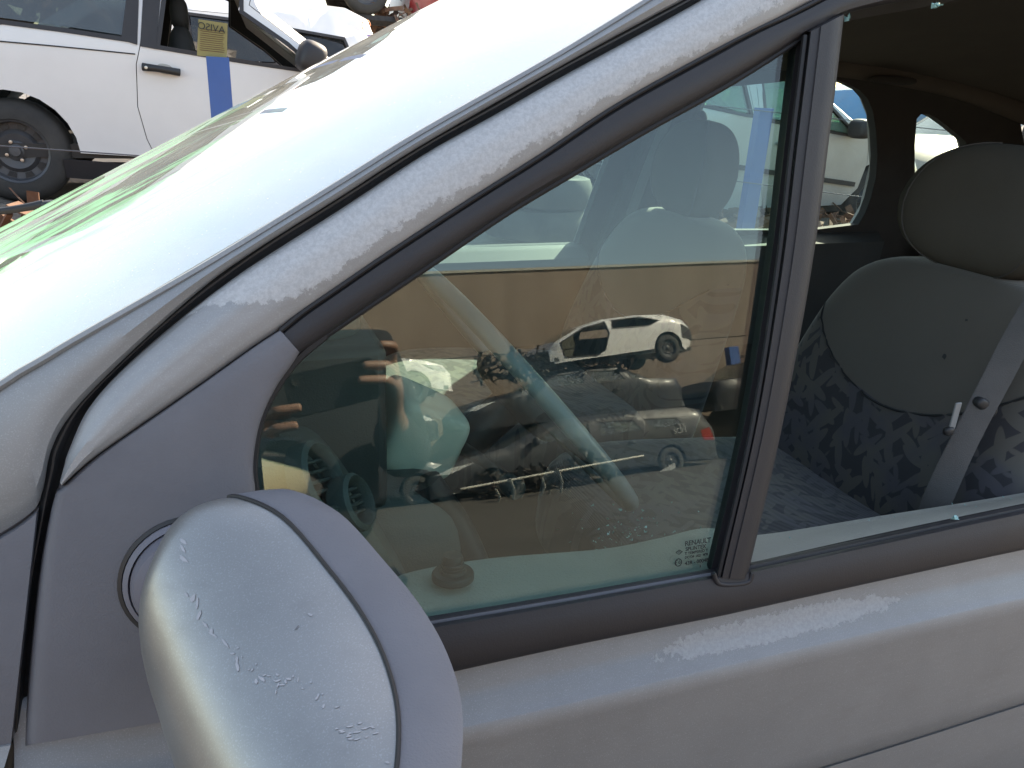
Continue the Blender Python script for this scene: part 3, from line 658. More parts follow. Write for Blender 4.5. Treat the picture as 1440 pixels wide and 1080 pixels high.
# fender / windscreen pillar
FP = [((-250, 690), (-250, 885)), ((-120, 610), (-120, 822)), ((-30, 562), (-30, 768)), ((10, 537), (42, 722)), ((30, 524), (60, 690)), ((60, 507), (72, 633)), ((100, 483), (102, 580)), ((170, 443), (176, 503)), ((270, 386), (281, 408)), ((350, 338), (359, 352)), ((480, 258), (480, 276)), ((600, 184), (600, 200)), ((780, 82), (794, 90)), ((906, 5), (919, 22)), ((940, -18), (968, -4)), ((1040, -80), (1070, -62)), ((1300, -240), (1330, -215))]
WE = [a for a, b in FP]; GO = [b for a, b in FP]
mid = lambda A, B, t: [(a[0]*(1-t)+b[0]*t, a[1]*(1-t)+b[1]*t) for a, b in zip(A, B)]
loft('windscreen_pillar', [SS(WE, .012), SS(WE, .003), SS(mid(WE, GO, .12), -.002), SS(mid(WE, GO, .5), -.006), SS(mid(WE, GO, .88), -.002), SS(GO, .006), SS(GO, .022)], M['silver'], car, (0, .02, 0), 130, 2)
tube('windscreen_moulding', SS([(a[0]-1, a[1]-1) for a in WE], .001), .0034, M['silver'], car, 6, 90)
# dark door gap seal
GI = [(30, 1090), (34, 1043), (45, 890), (55, 800), (75, 703), (88, 664), (97, 633), (123, 577), (169, 524), (246, 457), (359, 373), (480, 296), (600, 217), (700, 161), (794, 108), (919, 40), (990, 0), (1060, -42), (1330, -200)]
GO2 = [(10, 1090), (16, 1035), (26, 900), (37, 830), (57, 712), (66, 660), (72, 628), (102, 577), (155, 522), (260, 424), (359, 350), (480, 273), (600, 198), (700, 142), (790, 90), (910, 26), (968, -5), (1060, -58), (1330, -218)]
loft('door_seal', [SS([(x-4, y-4) for x, y in GO2], .014), SS(mid(GO2, GI, .25), .008), SS(mid(GO2, GI, .5), .010), SS(mid(GO2, GI, .75), .016), SS([(x+5, y+4) for x, y in GI], .02)], M['gapblack'], car, (0, .02, 0), 120, 2, smooth_across=True)
# door window frame, painted
DP = [((84, 678), (87, 683)), ((90, 656), (112, 660)), ((97, 633), (141, 637)), ((123, 577), (225, 579)), ((169, 524), (290, 534)), ((246, 457), (359, 485)), ((300, 414), (393, 463)), ((359, 373), (450, 424)), ((480, 296), (560, 349)), ((600, 217), (660, 284)), ((700, 161), (763, 219)), ((794, 108), (870, 148)), ((919, 40), (1000, 76)), ((990, 0), (1095, 28)), ((1060, -42), (1160, -6)), ((1330, -200), (1400, -120))]
DA = [a for a, b in DP]; DB = [b for a, b in DP]
door = 'x'
loft('door_frame', [SS(DA, .018), SS(DA, .003), SS(mid(DA, DB, .06), -.003), SS(mid(DA, DB, .35), -.010), SS(mid(DA, DB, .7), -.010), SS(mid(DA, DB, .93), -.006), SS(DB, .0), SS(DB, .012)], M['silver_edge'], car, (0, .02, 0), 150, 3)
# black surround of the window
BP = [((396, 466), (418, 500)), ((428, 440), (462, 470)), ((470, 411), (510, 436)), ((540, 363), (602, 373)), ((660, 285), (710, 300)), ((763, 220), (805, 243)), ((870, 149), (905, 184)), ((1000, 77), (1025, 117)), ((1060, 45), (1092, 76)), ((1100, 27), (1132, 50)), ((1135, 10), (1165, 34)), ((1170, -8), (1192, 19)), ((1240, -42), (1250, 6)), ((1330, -88), (1320, -6)), ((1480, -160), (1480, -38)), ((1700, -250), (1700, -85))]
BA = [a for a, b in BP]; BB = [b for a, b in BP]
loft('window_surround', [SS(BA, .010), SS(mid(BA, BB, .04), -.001), SS(mid(BA, BB, .12), -.004), SS(mid(BA, BB, .55), -.006), SS(mid(BA, BB, .85), -.003), SS(mid(BA, BB, .97), .004), SS(BB, .018), SS(BB, .04)], M['frame'], car, (0, .02, 0), 110, 2)
tube('frame_groove', SS([(u-2, v-1) for u, v in BA], -.0035), .0024, M['rubber'], car, 6, 90)
# header lining inside the frame
loft('header_lining', [SS(BB[1:], .03), [p+np.array((0, .03, -.012)) for p in SS(BB[1:], .04)], [p+np.array((.0, .09, .035)) for p in SS(BB[1:], .04)]], M['interior'], car, (0, .004, .012), 80, 2)
# mirror base panel of the door
MP = [((34, 1049), (632, 946)), ((40, 960), (590, 915)), ((47, 880), (548, 865)), ((58, 790), (470, 790)), ((75, 705), (372, 728)), ((88, 684), (358, 680)), ((141, 638), (357, 640)), ((225, 580), (367, 590)), ((290, 535), (388, 545)), ((355, 489), (408, 516)), ((393, 464), (421, 496))]
MA = [a for a, b in MP]; MB = [b for a, b in MP]
loft('mirror_base_panel', [SS(MA, .012), SS(mid(MA, MB, .015), -.003), SS(mid(MA, MB, .1), -.006), SS(mid(MA, MB, .4), -.009), SS(mid(MA, MB, .8), -.008), SS(mid(MA, MB, .97), -.004), SS(MB, .004), SS(MB, .02)], M['plastic'], car, (0, .015, 0), 90, 3, smooth_across=True)
# fender plastic trim and panel left of the gap
FT = [((-250, 892), (-260, 1120)), ((-100, 812), (-120, 1082)), ((0, 753), (-20, 1054)), ((30, 734), (4, 1050)), ((52, 716), (15, 1048))]
loft('fender_trim', [SS([a for a, b in FT], .012), SS(mid([a for a, b in FT], [b for a, b in FT], .02), -.002), SS(mid([a for a, b in FT], [b for a, b in FT], .5), -.006), SS([b for a, b in FT], -.004)], M['plastic'], car, (0, .015, 0), 40, 3)
fb = SS([b for a, b in FT], -.006)
loft('front_wing', [fb, [p+np.array((-.02, -.03, -.07)) for p in fb], [p+np.array((-.05, -.045, -.35)) for p in fb], [p+np.array((-.08, -.03, -.6)) for p in fb]], M['silver'], car, (0, .02, 0), 40, 4, smooth_across=True)
# door glass and its rubber
GE = [(458, 471), (602, 374), (710, 301), (805, 244), (905, 185), (1025, 118), (1132, 51), (1114, 200), (1092, 380), (1058, 600), (1010, 803), (800, 842), (598, 877), (540, 812), (430, 742), (370, 720), (357, 680), (357, 640), (366, 590), (388, 545), (418, 505)]
def off_pane(o, add=0.0): return [side(u, v, o) for u, v in GE]
pc = np.mean(GE, axis=0)
gp = [tuple(side(pc[0]+(u-pc[0])*1.012, pc[1]+(v-pc[1])*1.012, .012)) for u, v in GE]
n0 = len(gp); gn = -GN*.004
gv = gp+[tuple(np.array(p)+gn) for p in gp]
pane = mk('quarter_glass', gv, [tuple(range(n0)), tuple(range(2*n0-1, n0-1, -1))]+[(i, (i+1) % n0, n0+(i+1) % n0, n0+i) for i in range(n0)], M['glass'], car, False)
tube('glass_rubber', SS(GE[12:]+[GE[0]], .008), .0042, M['rubber'], car, 6, 90)
tube('glass_rubber', SS(GE[0:7], .009), .0035, M['rubber'], car, 6, 60)
tube('glass_rubber', SS([(600, 877), (700, 860), (800, 843), (900, 825), (1008, 806)], .006), .0024, M['plastic'], car, 6, 40)
# printed markings on the glass
def on_glass(u, v): return side(u, v, .0105)
gx = on_glass(1003, 760)-on_glass(962, 768); upv = np.array((0, math.sin(math.radians(13)), math.cos(math.radians(13))))
gx = nrm(side(1000, 806, .01)-side(800, 841, .01))
sc_ = np.linalg.norm(on_glass(1000, 765)-on_glass(960, 772))/40.
for s_, sz, u, v, spc in (('RENAULT', 11.5, 963, 768, .98), ('SPLINTEX', 9, 964, 775, 1.0), ('T TEMPERED T', 6.3, 963, 780.5, 1.08), ('DOT24 · AS2 · M90', 5.8, 963, 786, .92), ('43R - 00048', 9, 963, 795, 1.0), ('5', 5, 984, 798, 1)):
    t = text('glass_marking', s_, sz*sc_*.74, on_glass(u, v), gx, upv, M['ink'], pane, .0001, space=spc); t.data.offset = .00012
def ring_mark(nm, cu_, cv_, r, k, rot=0, sx=1, sz=1, w_=.0006):
    c = on_glass(cu_, cv_); pts = []
    for i in range(k+1):
        g0 = 2*math.pi*i/k+rot; pts.append(c+gx*r*sx*math.cos(g0)+upv*r*sz*math.sin(g0))
    tube(nm, pts, w_, M['ink'], pane, 5, None, False)
ring_mark('approval_ring', 954, 791, .0042, 20); text('glass_marking', 'E6', 7.5*sc_, on_glass(949.5, 794), gx, upv, M['ink'], pane, .0001)
ring_mark('diamond_mark', 955, 776.5, .0043, 4, 0, 1, .6, .0004); text('glass_marking', '105', 4.5*sc_, on_glass(950.5, 778.5), gx, upv, M['ink'], pane, .0001)
# division bar
BL = [(1129, 50), (1111, 200), (1090, 380), (1055, 600), (1007, 812)]; BR = [(1187, 20), (1168, 180), (1141, 380), (1100, 600), (1050, 815)]
loft('division_bar', [SS(BL, .014), SS(mid(BL, BR, .16), -.001), SS(mid(BL, BR, .20), -.008), SS(mid(BL, BR, .42), -.009), SS(mid(BL, BR, .45), -.0105), SS(mid(BL, BR, .9), -.010), SS(BR, -.004), SS(BR, .015)], M['frame'], car, (0, .02, 0), 50, 2)
tube('bar_foot', SS([(1003, 806), (1010, 820), (1030, 822), (1052, 818), (1058, 806)], -.007), .0030, M['frame'], car, 8, 30)
tube('bar_rubber', SS([(u+3, v) for u, v in BL], -.002), .0032, M['rubber'], car, 6, 40)
# belt seal
SP = [((500, 895), (520, 972)), ((598, 879), (632, 946)), ((800, 845), (800, 909)), ((1008, 808), (1000, 869)), ((1055, 801), (1060, 856)), ((1250, 759), (1250, 814)), ((1440, 718), (1440, 773)), ((1700, 665), (1700, 719)), ((2300, 545), (2300, 597))]
SA = [a for a, b in SP]; SB = [b for a, b in SP]
loft('belt_seal', [SS(SA, .012), SS(SA, .0), SS(mid(SA, SB, .08), -.006), SS(mid(SA, SB, .5), -.011), SS(mid(SA, SB, .9), -.010), SS(SB, -.006), SS(SB, .006)], M['frame'], car, (0, .012, 0), 100, 2, smooth_across=False)
loft('inner_belt_seal', [SS([(1052, 797), (1250, 752), (1440, 712), (1700, 659), (2300, 540)], .018), SS([(1052, 806), (1250, 760), (1440, 719), (1700, 666), (2300, 547)], .014)], M['rubber'], car, (0, .006, 0), 60, 2)
# door skin
PE = [(20, 1052), (245, 1026), (450, 986), (633, 948), (800, 911), (1000, 871), (1250, 816), (1440, 775), (1700, 721), (2300, 600)]
CR = [(20, 1135), (245, 1110), (450, 1068), (650, 1022), (800, 988), (960, 949), (1250, 883), (1440, 840), (1700, 783), (2300, 655)]
GR = [(20, 1420), (245, 1350), (450, 1290), (650, 1232), (850, 1172), (1000, 1127), (1250, 1050), (1440, 989), (1700, 905), (2300, 720)]
c0 = [plane(u, v, -.008) for u, v in PE]; c1 = [plane(u, v, -.020) for u, v in mid(PE, CR, .45)]; c2 = [plane(u, v, -.036) for u, v in mid(PE, CR, .88)]; c3 = [plane(u, v, -.043) for u, v in mid(PE, CR, 1.03)]
c4 = [plane(u, v, -.053) for u, v in mid(CR, GR, .5)]; c5 = [plane(u, v-2.5, -.062) for u, v in GR]; c6 = [plane(u, v, -.0585) for u, v in GR]; c7 = [plane(u, v+2.5, -.062) for u, v in GR]
c8 = [np.array((p[0], -.07, .62)) for p in c7]; c9 = [np.array((p[0], -.06, .35)) for p in c7]
loft('door_panel', [np.array(c0)+np.array((0, .016, .035)), c0, c1, c2, c3, c4, c5, c6, c7, c8, c9], M['silver_patch'], car, (0, .02, 0), 120, 4, sharp=85)

# --- wing mirror
st = [(-.035, .030, 1.190, .04, .050), (-.05, .045, 1.200, .066, .070), (-.08, .074, 1.195, .106, .085), (-.12, .100, 1.172, .122, .092), (-.16, .118, 1.155, .128, .096), (-.20, .126, 1.143, .124, .098), (-.24, .124, 1.132, .110, .096), (-.28, .110, 1.112, .085, .085), (-.305, .092, 1.085, .06, .062), (-.318, .072, 1.050, .03, .03)]
st = catmull(st, 46); K = 33; V = []
def sect(y, xr, zr, L, Hh, back=0.0):
    out = []; zc = zr-Hh
    for k in range(K):
        a = math.pi/2+math.pi*k/(K-1); x = xr-back+L*math.copysign(abs(math.cos(a))**.85, math.cos(a)); z = zc+Hh*math.copysign(abs(math.sin(a))**.8, math.sin(a)); out.append((x, y, z))
    return out
wm = 'wing_mirror'
sh = [sect(y, xr, zr, L-.0, Hh, .040) for y, xr, zr, L, Hh in st]
V = [p for r in sh for p in r]; Fc = [(i*K+k, i*K+k+1, (i+1)*K+k+1, (i+1)*K+k) for i in range(len(sh)-1) for k in range(K-1)]
Fc += [tuple(range(K)), tuple((len(sh)-1)*K+k for k in range(K-1, -1, -1))]
mirr = mk('wing_mirror', V, Fc, M['silver_shell'], car, True, 60)
def outline(y, xr, zr, L, Hh, dx, g=1.0):
    zc = zr-Hh; return [(xr-dx, y, zc+Hh*g), (xr-dx, y, zc-Hh*g)]
# rim band: closed loop round the rear opening
loop = [(y, xr, zr) for y, xr, zr, L, Hh in st]+[(y, xr, zr-2*Hh) for y, xr, zr, L, Hh in st[::-1]]
ctr = np.mean(np.array([(p[1], p[0], p[2]) for p in loop]), axis=0)
rings = []
for dx, sc in ((.041, 1.0), (.039, 1.012), (.020, 1.016), (.004, 1.008), (.0, .985), (.002, .93), (.02, .90)):
    rings.append([(x-dx, ctr[1]*0+(-.17)+(y+.17)*sc, 1.09+(z-1.09)*sc) for y, x, z in loop])
n1 = len(loop); V = [p for r in rings for p in r]; Fc = [(i*n1+k, i*n1+(k+1) % n1, (i+1)*n1+(k+1) % n1, (i+1)*n1+k) for i in range(len(rings)-1) for k in range(n1)]
mk('mirror_rim', V, Fc, M['plastic'], mirr, True, 50)
V = rings[-1]; mk('mirror_glass', V, [tuple(range(n1))], M['mirror'], mirr, False)
tube('mirror_seam', [(xr-.041, y, zr+.0008) for y, xr, zr, L, Hh in st[3:-3]], .0016, M['rubber'], mirr, 6)
# mount on the base panel
mc = side(268, 812, -.004)
ringlathe('mirror_mount', [(.052, -.01), (.052, .006), (.048, .009), (.0465, .004), (.046, .012), (.043, .020), (.030, .026), (.0001, .028)], mc, (0.05, -1, .2), M['plastic_light'], car, 48)
ringlathe('mount_groove', [(.056, -.01), (.056, .0035), (.053, .0045), (.0515, .0035), (.051, -.01)], mc, (0.05, -1, .2), M['gapblack'], car, 48)
tube('mirror_arm', [mc+(.0, .0, -.02), mc+(.02, -.04, -.02), mc+(.05, -.08, -.02)], [.045, .042, .05], M['plastic'], mirr, 24, 12)

from mathutils.bvhtree import BVHTree
def on_mesh(o, u, v, lift=.0006):
    org = ORG[o.name]; bvh = BVHTree.FromPolygons([p.co+org for p in o.data.vertices], [tuple(f.vertices) for f in o.data.polygons])
    h = bvh.ray_cast(Vector(CAM), Vector(ray(u, v))); return None if h[0] is None else np.array(h[0])-ray(u, v)*lift
def flakes(name, fn, spots, mat, parent):
    """thin lifted chips lying on a surface, given as (u, v, length, width, angle)"""
    V = []; Fc = []
    for (u, v, l, w_, a) in spots:
        top_ = []; ok = True
        for t in np.linspace(0, 2*math.pi, 9, endpoint=False):
            rr = random.uniform(.65, 1.15); du = l*math.cos(t)*rr; dv = w_*math.sin(t)*rr
            p = fn(u+du*math.cos(a)-dv*math.sin(a), v+du*math.sin(a)+dv*math.cos(a))
            if p is None: ok = False; break
            top_.append(p)
        if not ok: continue
        b = len(V); V += top_; V += [p+ray(u, v)*.0008 for p in top_]; Fc += [tuple(range(b, b+9)), tuple(range(b+17, b+8, -1))]+[(b+i, b+(i+1) % 9, b+9+(i+1) % 9, b+9+i) for i in range(9)]
    if V: o = mk(name, V, Fc, mat, parent, False); o['kind'] = 'stuff'
sp = []
for (u, v) in ((258, 762), (257, 772), (258, 786), (262, 836), (271, 842), (277, 849), (280, 865), (288, 878), (297, 888), (300, 893), (316, 904), (333, 929), (334, 938), (360, 958), (368, 955)):
    sp.append((u, v, random.uniform(4, 9), random.uniform(1.5, 3.5), random.uniform(.5, 2)))
for i in range(26): t = random.random(); sp.append((300+t*190+random.gauss(0, 10), 905+t*95+random.gauss(0, 8), random.uniform(1.5, 5), random.uniform(.8, 1.8), random.uniform(0, 3)))
for i in range(16): sp.append((random.gauss(505, 16), random.gauss(1028, 6), random.uniform(2, 7), 1.2, -.2))
for (u, v) in ((436, 864), (560, 1005), (563, 1012), (571, 1042), (545, 1072)): sp.append((u, v, 4, 2, .4))
flakes('lifted_lacquer', lambda u, v: on_mesh(mirr, u, v), sp, M['chip'], mirr)
flakes('dark_scuff', lambda u, v: on_mesh(mirr, u, v, .0006), [(418, 882, 5, 1.2, -.9), (520, 905, 20, .8, -.1)], M['scuff'], mirr)
# --- windscreen (bowed), with dust
WA, WB = side(30, 525, .004), side(906, 6, .004); XE = side(1012, -63)[0]
def wsp(s_, w_):
    p = WA+(WB-WA)*((-.72+s_*(XE+.72)-WA[0])/(WB[0]-WA[0])); y0 = p[1]+.008; y = y0+(1.44-2*y0)*w_; b = .11*4*w_*(1-w_)*(1-.25*max(0, s_-.1))
    return np.array((p[0]-b*.75, y, p[2]+.002+b*.25))
wg = [[wsp(a, b) for a in np.linspace(0, 1, 14)] for b in np.linspace(.0, 1, 22)]
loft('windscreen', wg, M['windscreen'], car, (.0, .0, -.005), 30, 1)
tube('windscreen_moulding', [wsp(a, 1.0)+(0, .004, .003) for a in np.linspace(0, 1, 12)], .008, M['trim'], car, 6)
loft('far_pillar', [[wsp(a, 1.0)+(0, .0, .0) for a in np.linspace(0, 1, 12)], [wsp(a, 1.0)+(0.0, .05, -.02) for a in np.linspace(0, 1, 12)], [wsp(a, 1.0)+(.02, .07, -.06) for a in np.linspace(0, 1, 12)]], M['silver'], car, (0, -.01, -.03), 30, 2)
# roof outside and headlining
rf = []
for b in np.linspace(0, 1, 13):
    y = .14+1.18*b; c = .05*4*b*(1-b); e_ = .075*(1-b); q_ = wsp(1, b); y = float(q_[1]); rf.append([(q_[0]+.012, y, q_[2]+.004), (.9, y, 1.65+c+e_), (1.5, y, 1.66+c+e_), (2.1, y, 1.63+c+e_), (2.6, y, 1.55+c+e_), (2.74, y, 1.47+c*.5+e_)])
loft('roof', rf, M['silver'], car, (0, 0, -.01), 30, 1)
hl = [[(p[0]+(.03 if i == 0 else 0), p[1], p[2]-.035) for i, p in enumerate(r)] for r in rf]
loft('headlining', hl, M['headliner'], car, (0, 0, -.008), 30, 1)
tube('near_roof_rail', [(.9, .15, 1.70), (1.2, .16, 1.715), (1.6, .16, 1.71), (2.2, .15, 1.67), (2.6, .14, 1.58)], .028, M['headliner'], car, 12, 24)
tube('far_roof_rail', [(.45, 1.31, 1.57), (1.0, 1.31, 1.605), (1.6, 1.31, 1.61), (2.2, 1.31, 1.57), (2.65, 1.30, 1.48)], .035, M['headliner'], car, 12, 24)
box('roof_rear_panel', (2.60, .1, 1.40), (2.76, 1.36, 1.60), M['interior'], car, .03)
blob('grab_handle', (1.9, 1.26, 1.575), (.09, .012, .012), M['interior'], car, nu=16, nv=8)
# far side of the body with its window openings
def FX(pts): return [tuple(far(u, v)[[0, 2]]) for u, v in pts]
fy = lambda x, z: (x, YF-.2*(z-1.05), z)
fwA = [(.42, 1.085)]+FX([(700, 344), (808, 341), (830, 280), (852, 222)])+[(1.10, 1.47), (1.06, 1.52), (.92, 1.52), (.60, 1.36)]
fwB = FX([(934, 322), (942, 260), (958, 185), (985, 125)])+[(1.60, 1.56)]+FX([(1120, 100), (1175, 113), (1210, 130), (1224, 165), (1228, 235), (1215, 290), (1196, 322)])
fwC = smoothpoly(FX([(1280, 300), (1279, 170), (1291, 157), (1315, 168), (1362, 208), (1345, 270), (1310, 305)]), 1)
outF = [(-.65, .3), (2.7, .3), (2.78, 1.0), (2.70, 1.30), (2.5, 1.52), (2.1, 1.60), (1.2, 1.62), (.5, 1.60), (.2, 1.46), (-.2, 1.23), (-.6, 1.0)]
panel('far_side_panel', outF, [fwA, smoothpoly(fwB, 1), fwC], lambda x, z: (x, fy(x, z)[1]-.02, z), M['interior'], car, .08, .028, (0, 1, 0))
panel('far_body_skin', outF, [inset(fwA, -.01), inset(fwB, -.01), inset(fwC, -.01)], lambda x, z: (x, fy(x, z)[1]+.018, z), M['silver'], car, .15, .01, (0, 1, 0))
for wn in (fwA, smoothpoly(fwB, 1), fwC):
    panel('far_window', inset(wn, -.005), [], lambda x, z: (x, fy(x, z)[1]+.010, z), M['farglass'], car, .3, .004, (0, 1, 0))
# trim on far side: sill ledge, B pillar cover, seat belt
loft('far_door_ledge', [[(x, fy(x, 1.07)[1]-.03, 1.085+.005*x) for x in (-.2, .4, 1.0)], [(x, fy(x, 1.0)[1]-.09, 1.055+.005*x) for x in (-.2, .4, 1.0)], [(x, fy(x, .8)[1]-.10, .80) for x in (-.2, .4, 1.0)]], M['dashdark'], car, (0, .02, 0), 20, 3)
loft('far_door_ledge', [[(x, fy(x, 1.07)[1]-.025, 1.10+.006*x) for x in (1.2, 1.7, 2.1)], [(x, fy(x, 1.0)[1]-.08, 1.07+.006*x) for x in (1.2, 1.7, 2.1)], [(x, fy(x, .8)[1]-.10, .75) for x in (1.2, 1.7, 2.1)]], M['dashdark'], car, (0, .02, 0), 20, 3)
loft('far_pillar_cover', [[(1.02, 1.36, 1.02), (1.08, 1.32, 1.25), (1.16, 1.27, 1.50)], [(1.10, 1.30, 1.02), (1.15, 1.27, 1.25), (1.22, 1.22, 1.50)], [(1.19, 1.34, 1.02), (1.22, 1.31, 1.25), (1.27, 1.26, 1.50)]], M['interior'], car, (0, .03, 0), 20, 4, smooth_across=True)
tube('far_belt_strap', [(1.14, 1.235, 1.45), (1.09, 1.26, 1.25), (1.04, 1.28, 1.03)], .024, M['webbing'], car, 8, 12, flat=.12)
blob('belt_anchor', (1.24, 1.25, 1.43), (.03, .015, .04), M['black'], car, nu=14, nv=8)
# near side rear: pillar behind the open window, rear door
loft('near_pillar', [[(1.62, .11, 1.56), (1.58, .04, 1.3), (1.56, .0, 1.05), (1.56, -.02, .6)], [(1.80, .11, 1.56), (1.76, .04, 1.3), (1.72, .0, 1.05), (1.72, -.02, .6)]], M['frame'], car, (0, .05, 0), 20, 2)
box('rear_bulkhead', (2.70, .08, .35), (2.74, 1.36, 1.12), M['interior'], car, .01)
loft('tailgate_lining', [[(2.74, y, 1.10), (2.74, y, 1.3), (2.70, y, 1.5)] for y in (.1, .5, .9, 1.34)], M['interior'], car, (.02, 0, 0), 8, 2)
box('cabin_floor', (-.6, .02, .30), (2.74, 1.38, .34), M['interior'], car, .005)
box('near_inner_door', (.05, .045, .34), (1.56, .06, .90), M['interior'], car, .005)
box('rear_near_side', (1.56, .02, .34), (2.74, .06, 1.05), M['interior'], car, .005)
blob('rear_seat', (2.25, .72, .78), (.11, .62, .42), M['seatgrey'], car, (.4, .3), rot=Matrix.Rotation(.25, 3, 'Y'))
for y in (.42, 1.05): blob('rear_headrest', (2.34, y, 1.20), (.05, .12, .07), M['seatgrey'], car, (.7, .6), nu=24, nv=14)

# --- inner door sill: visible ledge under the windows
o0 = SS([(545, 905), (600, 876), (800, 843), (1008, 806), (1055, 797), (1250, 752), (1440, 712), (1700, 659), (2300, 540)], .022)
z_in = [(520, 850), (566, 812), (640, 796), (690, 790), (780, 783), (862, 776), (1005, 746), (1064, 755), (1250, 727), (1440, 696), (1700, 645), (2300, 530)]
A_ = SS([(545, 905), (600, 877), (700, 860), (800, 843), (900, 825), (1008, 806), (1055, 798), (1250, 752), (1440, 712), (1700, 659), (2300, 540)], .020)
def in_at(p, y, dz): return np.array((p[0], y, p[2]+dz))
B_ = [plane(545, 835, .06), plane(575, 812, .09), plane(690, 791, .10), plane(850, 777, .10), plane(930, 762, .10), plane(1000, 747, .10), plane(1066, 757, .085), plane(1250, 728, .085), plane(1440, 697, .085), plane(1700, 650, .085), plane(2300, 538, .085)]
up = [a*.6+b*.4+np.array((0, 0, .004)) for a, b in zip(A_, B_)]
loft('door_ledge', [A_, [a*.92+b*.08+np.array((0, 0, .003)) for a, b in zip(A_, B_)], up, B_, [b+np.array((0, .014, -.02)) for b in B_], [b+np.array((0, .015, -.18)) for b in B_]], M['trim'], car, (0, -.0, -.01), 90, 3, smooth_across=True)
# mirror adjuster knob
kc = plane(637, 808, .062)
ringlathe('adjuster_knob', [(.0225, -.004), (.0225, .0015), (.021, .0035), (.0145, .004), (.0135, .007), (.0125, .0075), (.0128, .010), (.0115, .0105), (.0120, .014), (.011, .0150), (.0112, .019), (.0095, .0235), (.0001, .0245)], kc, (0, .1, 1), M['black'], car, 40)
# --- dashboard, vent, column, wheel
dc = [[(-.62, y, .90), (-.45, y, 1.03), (-.2, y, 1.10), (.0, y, 1.135), (.075, y, 1.13), (.115, y, 1.09), (.16, y, 1.0), (.20, y, .90), (.18, y, .78), (.10, y, .66)] for y in (.105, .12, .16, .5, .9, 1.3, 1.36)]
dc[0] = [(x-.03, y, z-.02) for x, y, z in dc[0]]
dash = loft('dashboard', dc, M['dash'], car, (0, 0, -.02), 50, 3, smooth_across=False)
box('dashboard_end', (-.55, .08, .5), (.08, .11, 1.02), M['dash'], car, .02)
hx1 = plane(545, 560, .24)[0]; hz1 = plane(500, 487, .24)[2]
dome = box('instrument_hood', (-.16, .235, 1.0), (hx1, .62, hz1), M['dashdark'], car, .012)
blob('instrument_hood_top', ((hx1-.16)/2, .43, hz1), ((hx1+.16)/2-.01, .17, .012), M['dash'], dome, (.5, .4), nu=30, nv=12)
def frame_at(u, v, y): return plane(u, v, y)
vn = np.array((.75, -.45, .45)); vn = nrm(vn)
for (u, v, rx, rz) in ((450, 672, .027, .032), (500, 706, .022, .025)):
    c = frame_at(u, v, .092); a = nrm(np.cross(vn, (0, 0, 1))); b = np.cross(a, vn); a = nrm(a*.9+b*.3); b = nrm(np.cross(a, vn))
    ringsv = []
    for rr_, h in ((1.25, -.015), (1.2, .004), (1.05, .008), (.95, .004), (.9, -.012)):
        ringsv.append([c+vn*h+a*rx*rr_*math.cos(t)+b*rz*rr_*math.sin(t) for t in np.linspace(0, 2*math.pi, 32, endpoint=False)])
    V = [p for r in ringsv for p in r]; Fc = [(i*32+k, i*32+(k+1) % 32, (i+1)*32+(k+1) % 32, (i+1)*32+k) for i in range(4) for k in range(32)]
    vt = mk('air_vent', V, Fc, M['dash'], car); mk('vent_void', [p-vn*.004 for p in ringsv[-1]], [tuple(range(32))], M['black'], vt, False)
    for q in (-.45, -.1, .25, .6):
        hw_ = rx*.9*math.sqrt(1-min(.95, q*q)); m0 = c+b*rz*.9*q-vn*.004
        tube('vent_slat', [m0-a*hw_, m0+a*hw_], .0022, M['dashdark'], vt, 6)
# knee panels under the column
blob('knee_panel', (.20, .30, .86), (.10, .10, .16), M['dash'], car, (.7, .7), nu=30, nv=18)
tube('footwell_dark_gap', [(.235, .26, 1.02), (.275, .25, .94), (.30, .23, .86), (.315, .22, .78)], [.02, .026, .03, .03], M['black'], car, 14, 20)  # dark gap under the dash, given as a black tube
# steering column shroud: a tapering hood with a bright top
sa = np.array((.20, .40, 1.03)); sb = np.array((.36, .40, 1.00)); 
Ry = Matrix.Rotation(math.radians(24), 3, 'Y')
blob('column_shroud', plane(586, 604, .36), (.058, .06, .054), M['column'], car, (.35, .35), rot=Ry, nu=36, nv=22, deform=lambda p: (p[0], p[1]*(1-.9*p[0]), p[2]*(1-1.5*p[0])))
tube('column_stalk', [(.30, .33, 1.03), (.325, .27, 1.025), (.335, .22, 1.02)], [.010, .008, .013], M['black'], car, 12, 12)
ringlathe('stalk_knob', [(.013, -.014), (.0145, -.010), (.0145, .010), (.012, .014), (.0001, .015)], (.337, .215, 1.02), (0.3, -1, 0), M['dashdark'], car, 20)
# steering wheel, seen almost edge on
w0 = np.array((.272, .4, 1.262)); w1 = np.array((.585, .4, .890)); wc_ = (w0+w1)/2; wax = nrm(w1-w0); R_ = np.linalg.norm(w1-w0)/2-.015
pts = [wc_+wax*R_*math.cos(t)+np.array((0, 1., 0))*R_*math.sin(t) for t in np.linspace(0, 2*math.pi, 49)]
sw = tube('steering_wheel', pts, .0125, M['wheelgrey'], car, 14, None, False)
wn_ = np.cross(wax, (0, 1, 0)); wn_ = wn_ if wn_[0] < 0 else -wn_
blob('wheel_hub', wc_+wn_*.015, (.075, .085, .028), M['dashdark'], sw, (.7, .7), rot=Matrix((tuple(wax), (0, 1, 0), tuple(wn_))).transposed(), nu=28, nv=14)
for a in (-.15, math.pi+.15):
    e_ = wc_+np.array((0, 1., 0))*R_*math.cos(a)+wax*R_*.15
    tube('wheel_spoke', [wc_+wn_*.01, (wc_+e_)/2+wn_*.006, e_], [.026, .020, .014], M['dashdark'], sw, 10, 10, flat=.6)
tube('column_tube', [wc_+wn_*.02, wc_+wn_*.12], .03, M['black'], car, 14)

